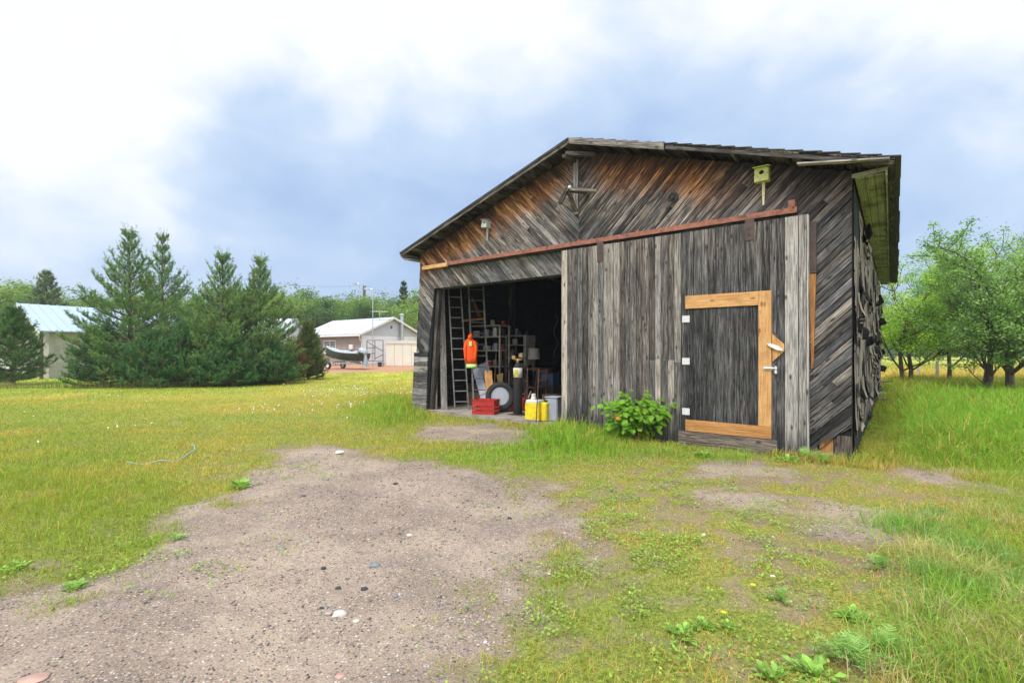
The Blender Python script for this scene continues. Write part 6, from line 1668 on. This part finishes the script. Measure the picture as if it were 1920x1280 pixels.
make_tree('broadleaf_tree', at_ground(1700, 20.5), 2.2, 'bright yellow green tree right behind the barn corner', 'tree', GT, seed=203, H=5.6, spread=.8, stems=2, trunk=.09, nl=30000, lsize=.085, cb=(.24, .42, .05), ct=(.46, .64, .10), base_clear=.06, clus=.26)
make_tree('broadleaf_tree', at_ground(1780, 21.5), 2.9, 'mid green tree with low branches between the bright tree and the two stemmed one', 'tree', GT, seed=204, H=5.7, spread=.7, stems=1, trunk=.09, nl=27000, lsize=.075, cb=(.18, .34, .06), ct=(.34, .54, .12), base_clear=.08, clus=.26)
make_tree('broadleaf_tree', at_ground(2010, 17.5), .7, 'tall tree just outside the right edge whose branches enter the frame', 'tree', GT, seed=205, H=5.7, spread=.65, stems=1, trunk=.12, nl=21000, lsize=.08, cb=(.16, .30, .07), ct=(.33, .50, .15), clus=.30)
# ---- tree line far left: six source trees, copied
src = []
for i, (cb, ct, H_, kind) in enumerate((((.13, .22, .045), (.24, .36, .08), 8.5, 'poplar'), ((.10, .19, .045), (.19, .30, .08), 9.5, 'poplar'), ((.17, .27, .05), (.30, .42, .09), 7.5, 'birch'),
                                    ((.08, .16, .045), (.15, .25, .07), 8.8, 'alder'))):
    V, Q_, c, wood = tree_data(seed=300+i, H=H_, spread=.62, trunk=.14, nl=9000, lsize=.24, cb=cb, ct=ct, base_clear=.10, clus=.75)
    e_ = empty('far_tree', (0, 0, 0), 0); wood.build('trunk', M_['bark'], e_); np_mesh('crown', V, [Q_], M_['foliage'], parent=e_, cols=c); src.append((e_, H_, kind))
spots = []; rt = random.Random(5)
for i in range(66):      # behind shed, pines and house
    px = -60+i*13.6+rt.uniform(-7, 7); Z = rt.uniform(50, 66) if i % 3 else rt.uniform(66, 84)
    top_y = 548+rt.uniform(-9, 16)
    if px < 120: top_y = 541+rt.uniform(-6, 14)
    if 640 < px < 800: top_y = 566+rt.uniform(-8, 14)
    if px < 400 and px > 120: top_y = 560+rt.uniform(-6, 10)
    spots.append((px, Z, top_y, 'L'))
for i in range(15):      # behind the barn, seen only from the side
    px = 830+i*58; spots.append((px, rt.uniform(60, 80), 560+rt.uniform(-10, 20), 'M'))
for i in range(26):      # far edge of the field
    px = 1630+i*15+rt.uniform(-6, 6); Z = rt.uniform(78, 110); spots.append((px, Z, 628+rt.uniform(-8, 12), 'R'))
ords = ['', 'second ', 'third ', 'fourth ', 'fifth ', 'sixth ', 'seventh ', 'eighth ', 'ninth ', 'tenth ', 'eleventh ', 'twelfth ', 'thirteenth ', 'fourteenth ', 'fifteenth ', 'sixteenth ', 'seventeenth ', 'eighteenth ', 'nineteenth ', 'twentieth ']
ords += ['twenty '+o for o in ['first ']+ords[1:9]]
first = {}
order = sorted(range(len(spots)), key=lambda i: spots[i][0])
zones = [('beyond the leftmost conifer and the shed roof', -999, 190), ('showing behind the tops of the pine row', 190, 520), ('between the pine row and the white house', 520, 640), ('rising behind the roof of the white house', 640, 810),
         ('standing behind the barn', 810, 1640), ('along the far edge of the yellow field', 1640, 9999)]
cnt = {}
for i in order:
    px, Z, ty, side = spots[i]; k = rt.randrange(4); s0, H0, kind = src[k]
    o = s0 if k not in first else copy_tree(s0); first[k] = 1
    x = (px-960)/F*Z; zb = tz(x, Z); h = CAMH+(HZ-ty)/F*Z-zb; sc = h/H0
    o.location = (x, Z, zb); o.scale = (sc*rt.uniform(.95, 1.25),)*2+(sc,); o.rotation_euler.z = rt.uniform(0, 6.28)
    zn = [z for z in zones if z[1] <= px < z[2]][0]; c_ = cnt.get(zn[0], 0); cnt[zn[0]] = c_+1
    shade = {'poplar': 'green poplar', 'birch': 'pale birch', 'alder': 'dark alder'}[kind]
    pos = ords[min(c_, len(ords)-1)]
    tag(o, f'{shade}, {pos}tree from the left {zn[0]}' if c_ else f'{shade}, leftmost tree {zn[0]}', 'tree', 'distant tree line')
# wooded ridge beyond everything
n = 110000; x = rng.uniform(-230, 270, n); y = rng.uniform(150, 215, n); hh_ = (7+7*fbm(x*.05, y*.05, 99)+4*sstep(60, 160, x))
P_ = np.stack([x, y, hh_*rng.random(n)**.75-.8], 1); c = np.array([.10, .17, .06])*(.7+.7*fbm(x*.15, y*.15, 98))[:, None]*rng.uniform(.8, 1.2, (n, 1))
V, Q_, c = leaves(P_, 2.2, c, .3, .2); tag(np_mesh('distant_woods', V, [Q_], M_['foliage'], cols=c), 'far wooded ridge on the horizon beyond the field and buildings', 'woods', kind='stuff')

# ---- leafy shrub by the sliding door
def shrub(loc, seed, n_st, H, Wd, label, nm='shrub', cat='shrub', ls=.12, c0=(.10, .25, .012), c1=(.22, .42, .03)):
    r = np.random.default_rng(seed); e_ = empty(nm, loc, 0, label, cat); st = MB(); lp = []; ld_ = []
    for i in range(n_st):
        a = r.uniform(0, 6.28); s_ = Wd*r.uniform(.25, 1); h = H*r.uniform(.55, 1.)
        pts = [(0, 0, 0), (math.cos(a)*s_*.35, math.sin(a)*s_*.22, h*.55), (math.cos(a)*s_, math.sin(a)*s_*.45, h)]
        st.tube(pts, [.010, .008, .004], 5)
        for q in range(16):
            t = r.uniform(.45, 1.05); p = np.array(pts[1])+(np.array(pts[2])-np.array(pts[1]))*max(0, (t-.5)*2); p = p+r.normal(0, .06, 3)
            d = np.array([math.cos(a+r.normal(0, .9)), -abs(math.sin(a+r.normal(0, .9)))*.8-.1, -.45+r.normal(0, .22)]); lp.append(p); ld_.append(d)
    P_ = np.array(lp); D_ = np.array(ld_); D_ /= np.linalg.norm(D_, axis=1, keepdims=True); m = len(P_)
    up = np.array([[0, -.45, 1.]])+r.normal(0, .25, (m, 3)); S_ = np.cross(D_, up); S_ /= np.linalg.norm(S_, axis=1, keepdims=True); U_ = np.cross(S_, D_)
    L = ls*r.uniform(.6, 1.2, (m, 1)); Wl = L*.32
    V = np.stack([P_, P_+D_*L*.35+S_*Wl-U_*L*.02, P_+D_*L*.72+S_*Wl*.75-U_*L*.05, P_+D_*L-U_*L*.12, P_+D_*L*.72-S_*Wl*.75-U_*L*.05, P_+D_*L*.35-S_*Wl-U_*L*.02, P_+D_*L*.5+U_*L*.06], 1)
    b = np.arange(m)[:, None]*7; F3 = np.concatenate([b+np.array([[i, (i+1) % 6, 6]]) for i in range(6)])
    h_ = r.random((m, 1)); c = np.array(c0)*(1-h_)+np.array(c1)*h_; od = r.random(m) < .008; c[od] = (.65, .22, .03)
    np_mesh('leaves', V.reshape(-1, 3), [F3], M_['foliage'], parent=e_, cols=np.tile(c, (6, 1)))
    st.build('stems', M_['bark'], e_); return e_
q = bw(fw(1190, 820, .45)[0], -.45, 0); shrub((q.x, q.y, tz(q.x, q.y)), 5, 34, .66, .60, 'bright green leafy shrub with a few orange leaves against the sliding door')
# ---- single weeds
def weed(px, py, s, kind, label, seed):
    x, y = gp(px, py); r = np.random.default_rng(seed); loc = (x, y, tz(x, y)); e_ = None
    if kind == 'broad':
        m = 60; a = r.uniform(0, 6.28, m); el = r.uniform(.25, 1.1, m); D_ = np.stack([np.cos(a)*np.cos(el), np.sin(a)*np.cos(el), np.sin(el)], 1)
        P_ = D_*s*.8*r.random((m, 1))*np.array([[1, 1, .4]])+np.array([0, 0, .005]); U = np.stack([-np.cos(a)*np.sin(el), -np.sin(a)*np.sin(el), np.cos(el)], 1); S_ = np.cross(D_, U)
        L = s*r.uniform(.22, .55, (m, 1)); Wl = L*.27
        V = np.stack([P_, P_+D_*L*.45+S_*Wl, P_+D_*L*.95-np.array([0, 0, 1])*L*.22, P_+D_*L*.45-S_*Wl], 1).reshape(-1, 3); Q_ = np.arange(m*4).reshape(-1, 4)
        c = np.array([.26, .46, .08])*r.uniform(.6, 1.35, (m, 1))
    else:                                    # feathery yarrow like stems
        Vs = []; m_ = 12
        for i in range(m_):
            a = r.uniform(0, 6.28); el = r.uniform(.5, 1.35); p = np.zeros(3); d = np.array([math.cos(a)*math.cos(el), math.sin(a)*math.cos(el), math.sin(el)])
            L = s*r.uniform(.6, 1.1); ns = 14
            for k in range(ns):
                p = p+d*L/ns; d[2] -= .035; sd = np.cross(d, [0, 0, 1]); sd /= np.linalg.norm(sd)+1e-6
                for sg in (-1, 1):
                    w_ = L*.22*math.sin(math.pi*(k+1)/(ns+1)); e1 = p+sd*sg*w_+d*w_*.6+r.normal(0, .004, 3)
                    Vs.append([p, p+d*L/ns*.6, e1+d*.006, e1])
        V = np.array(Vs).reshape(-1, 3); Q_ = np.arange(len(V)).reshape(-1, 4); c = np.array([.30, .48, .13])*r.uniform(.75, 1.25, (len(Q_), 1))
    o = np_mesh('weed_plant', V, [Q_], M_['foliage'], cols=c); o.location = loc
    return tag(o, label, 'weed', 'weeds growing round the gravel and barn')
for i, a in enumerate(((1275, 1195, .10, 'broad', 'broad leaved weed near the bottom, left of the two rosettes'), (1318, 1178, .08, 'broad', 'broad leaved weed near the bottom, right of the two rosettes'), (1365, 1180, .06, 'broad', 'small broad leaved sprout right of the bottom rosettes'),
                       (455, 912, .17, 'broad', 'bright green weed clump at the left rim of the gravel'), (330, 1012, .08, 'broad', 'small leafy weed on the gravel rim below the bright clump'), (140, 1092, .09, 'broad', 'leafy weed at the near left rim of the gravel'), (30, 1070, .09, 'broad', 'leafy weed at the left edge of the picture'),
                       (1510, 862, .24, 'feather', 'feathery grey green weed at the foot of the pale door edge boards'), (1540, 868, .22, 'feather', 'feathery weed in front of the foot boards'), (1480, 866, .18, 'broad', 'leafy weed at the right end of the plank sill'), (1395, 858, .12, 'broad', 'leafy weed in front of the middle of the plank sill'),
                       (1320, 856, .16, 'broad', 'leafy weed at the left end of the plank sill'), (1250, 850, .15, 'feather', 'feathery weed under the right side of the shrub'), (1570, 1230, .16, 'feather', 'feathery weed close to the bottom, left of three'), (1620, 1250, .17, 'feather', 'feathery weed close to the bottom, middle of three'),
                       (1665, 1225, .16, 'feather', 'feathery weed close to the bottom, right of three'), (1530, 1265, .13, 'broad', 'broad weed at the bottom edge left of the feathery weeds'), (1450, 1275, .10, 'broad', 'small broad weed at the bottom edge'), (1465, 1120, .09, 'feather', 'feathery sprout with the small white flower beside it'), (1600, 1160, .10, 'broad', 'leafy weed above the three feathery weeds'),
                       (1650, 1060, .14, 'feather', 'bluish feathery weed by the long grass'), (1620, 800, .25, 'broad', 'pale leafy weed at the foot of the torn side wall'))):
    weed(*a, seed=400+i)
# small yellow flowers
for i, (px, py, hh, c, lab) in enumerate(((1235, 838, .12, (.85, .62, .01), 'yellow flower under the leafy shrub'), (1412, 1097, .03, (.85, .65, .02), 'small yellow flower in the weeds, upper of two'), (1357, 1150, .03, (.85, .65, .02), 'small yellow flower in the weeds, lower of two'), (1449, 1088, .05, (.75, .75, .72), 'white flower beside the upper small yellow one'))):
    x, y = gp(px, py+10); m = MB(); m.cur = (.2, .3, .05); m.tube([(0, 0, 0), (.005, 0, hh)], .0015, 4); m.cur = c
    for k in range(8):
        a = k*math.pi/4; m.add([(0, 0, hh+.002), (.011*math.cos(a-.35), .011*math.sin(a-.35), hh+.005), (.016*math.cos(a), .016*math.sin(a), hh+.004), (.011*math.cos(a+.35), .011*math.sin(a+.35), hh+.005)], [(0, 1, 2, 3)])
    m.cur = (.5, .3, .02); m.sphere((0, 0, hh+.003), .004, 4)
    o = m.build('flower', M_['tinted']); o.location = (x, y, tz(x, y)); tag(o, lab, 'flower')
# tufts of long arching grass at the lower right, and tall seeding blades by the barn
def tuft(px, py, n, h, c, spread=.12):
    x0, y0 = gp(px, py); x = x0+rng.normal(0, spread, n); y = y0+rng.normal(0, spread, n)
    return blades(x, y, h*rng.uniform(.55, 1.15, n), rng.uniform(.003, .005, n), np.array(c)*rng.uniform(.75, 1.3, (n, 1)), .8)
V = []; Q = []; T = []; CQ = []; off_ = 0; rr_ = random.Random(8)
for i in range(55):
    px, py = rr_.uniform(1660, 1960), rr_.uniform(960, 1290)
    cc = rr_.choice([(.26, .42, .07), (.22, .42, .06), (.42, .42, .14), (.20, .36, .10), (.50, .42, .20)])
    v, q_, t_, c = tuft(px, py, 110, rr_.uniform(.10, .20), cc, rr_.uniform(.05, .14)); V.append(v); Q.append(q_+off_); T.append(t_+off_); CQ.append(c); off_ += len(v)
for i in range(60):
    px, py = rr_.choice([(rr_.uniform(1600, 1680), rr_.uniform(760, 900)), (rr_.uniform(1180, 1620), rr_.uniform(846, 872)), (rr_.uniform(715, 790), rr_.uniform(765, 800))])
    v, q_, t_, c = tuft(px, py, 45, rr_.uniform(.10, .26), rr_.choice([(.24, .42, .05), (.36, .42, .08), (.19, .36, .04)]), .10)
    cx0, cy0 = gp(px, py)
    if not outside(np.array([cx0]), np.array([cy0]))[0]: continue
    V.append(v); Q.append(q_+off_); T.append(t_+off_); CQ.append(c); off_ += len(v)
CQ = np.concatenate(CQ)
tag(np_mesh('long_grass', np.concatenate(V), [np.concatenate(Q), np.concatenate(T)], M_['grass'], cols=np.concatenate([CQ, CQ])), 'tufts of long arching grass at the lower right and round the barn foot', 'long grass', kind='stuff')
print('done; objects', len(bpy.data.objects))

# ---- thin damp air: far things fade slightly
hz_m = bpy.data.materials.new('haze'); hz_m.use_nodes = True; ht = hz_m.node_tree
for n_ in list(ht.nodes):
    if n_.type == 'BSDF_PRINCIPLED': ht.nodes.remove(n_)
pv = ht.nodes.new('ShaderNodeVolumePrincipled'); pv.inputs['Color'].default_value = (.86, .92, 1, 1); pv.inputs['Density'].default_value = .0009; pv.inputs['Anisotropy'].default_value = .2
ht.links.new(pv.outputs[0], [n_ for n_ in ht.nodes if n_.type == 'OUTPUT_MATERIAL'][0].inputs['Volume'])
hb_ = MB(); hb_.add([(x, y, z) for z in (-2.5, 26) for y in (-70, 430) for x in (-275, 275)], [(0, 2, 3, 1), (4, 5, 7, 6), (0, 1, 5, 4), (2, 6, 7, 3), (0, 4, 6, 2), (1, 3, 7, 5)])
tag(hb_.build('haze', hz_m), kind='stuff')
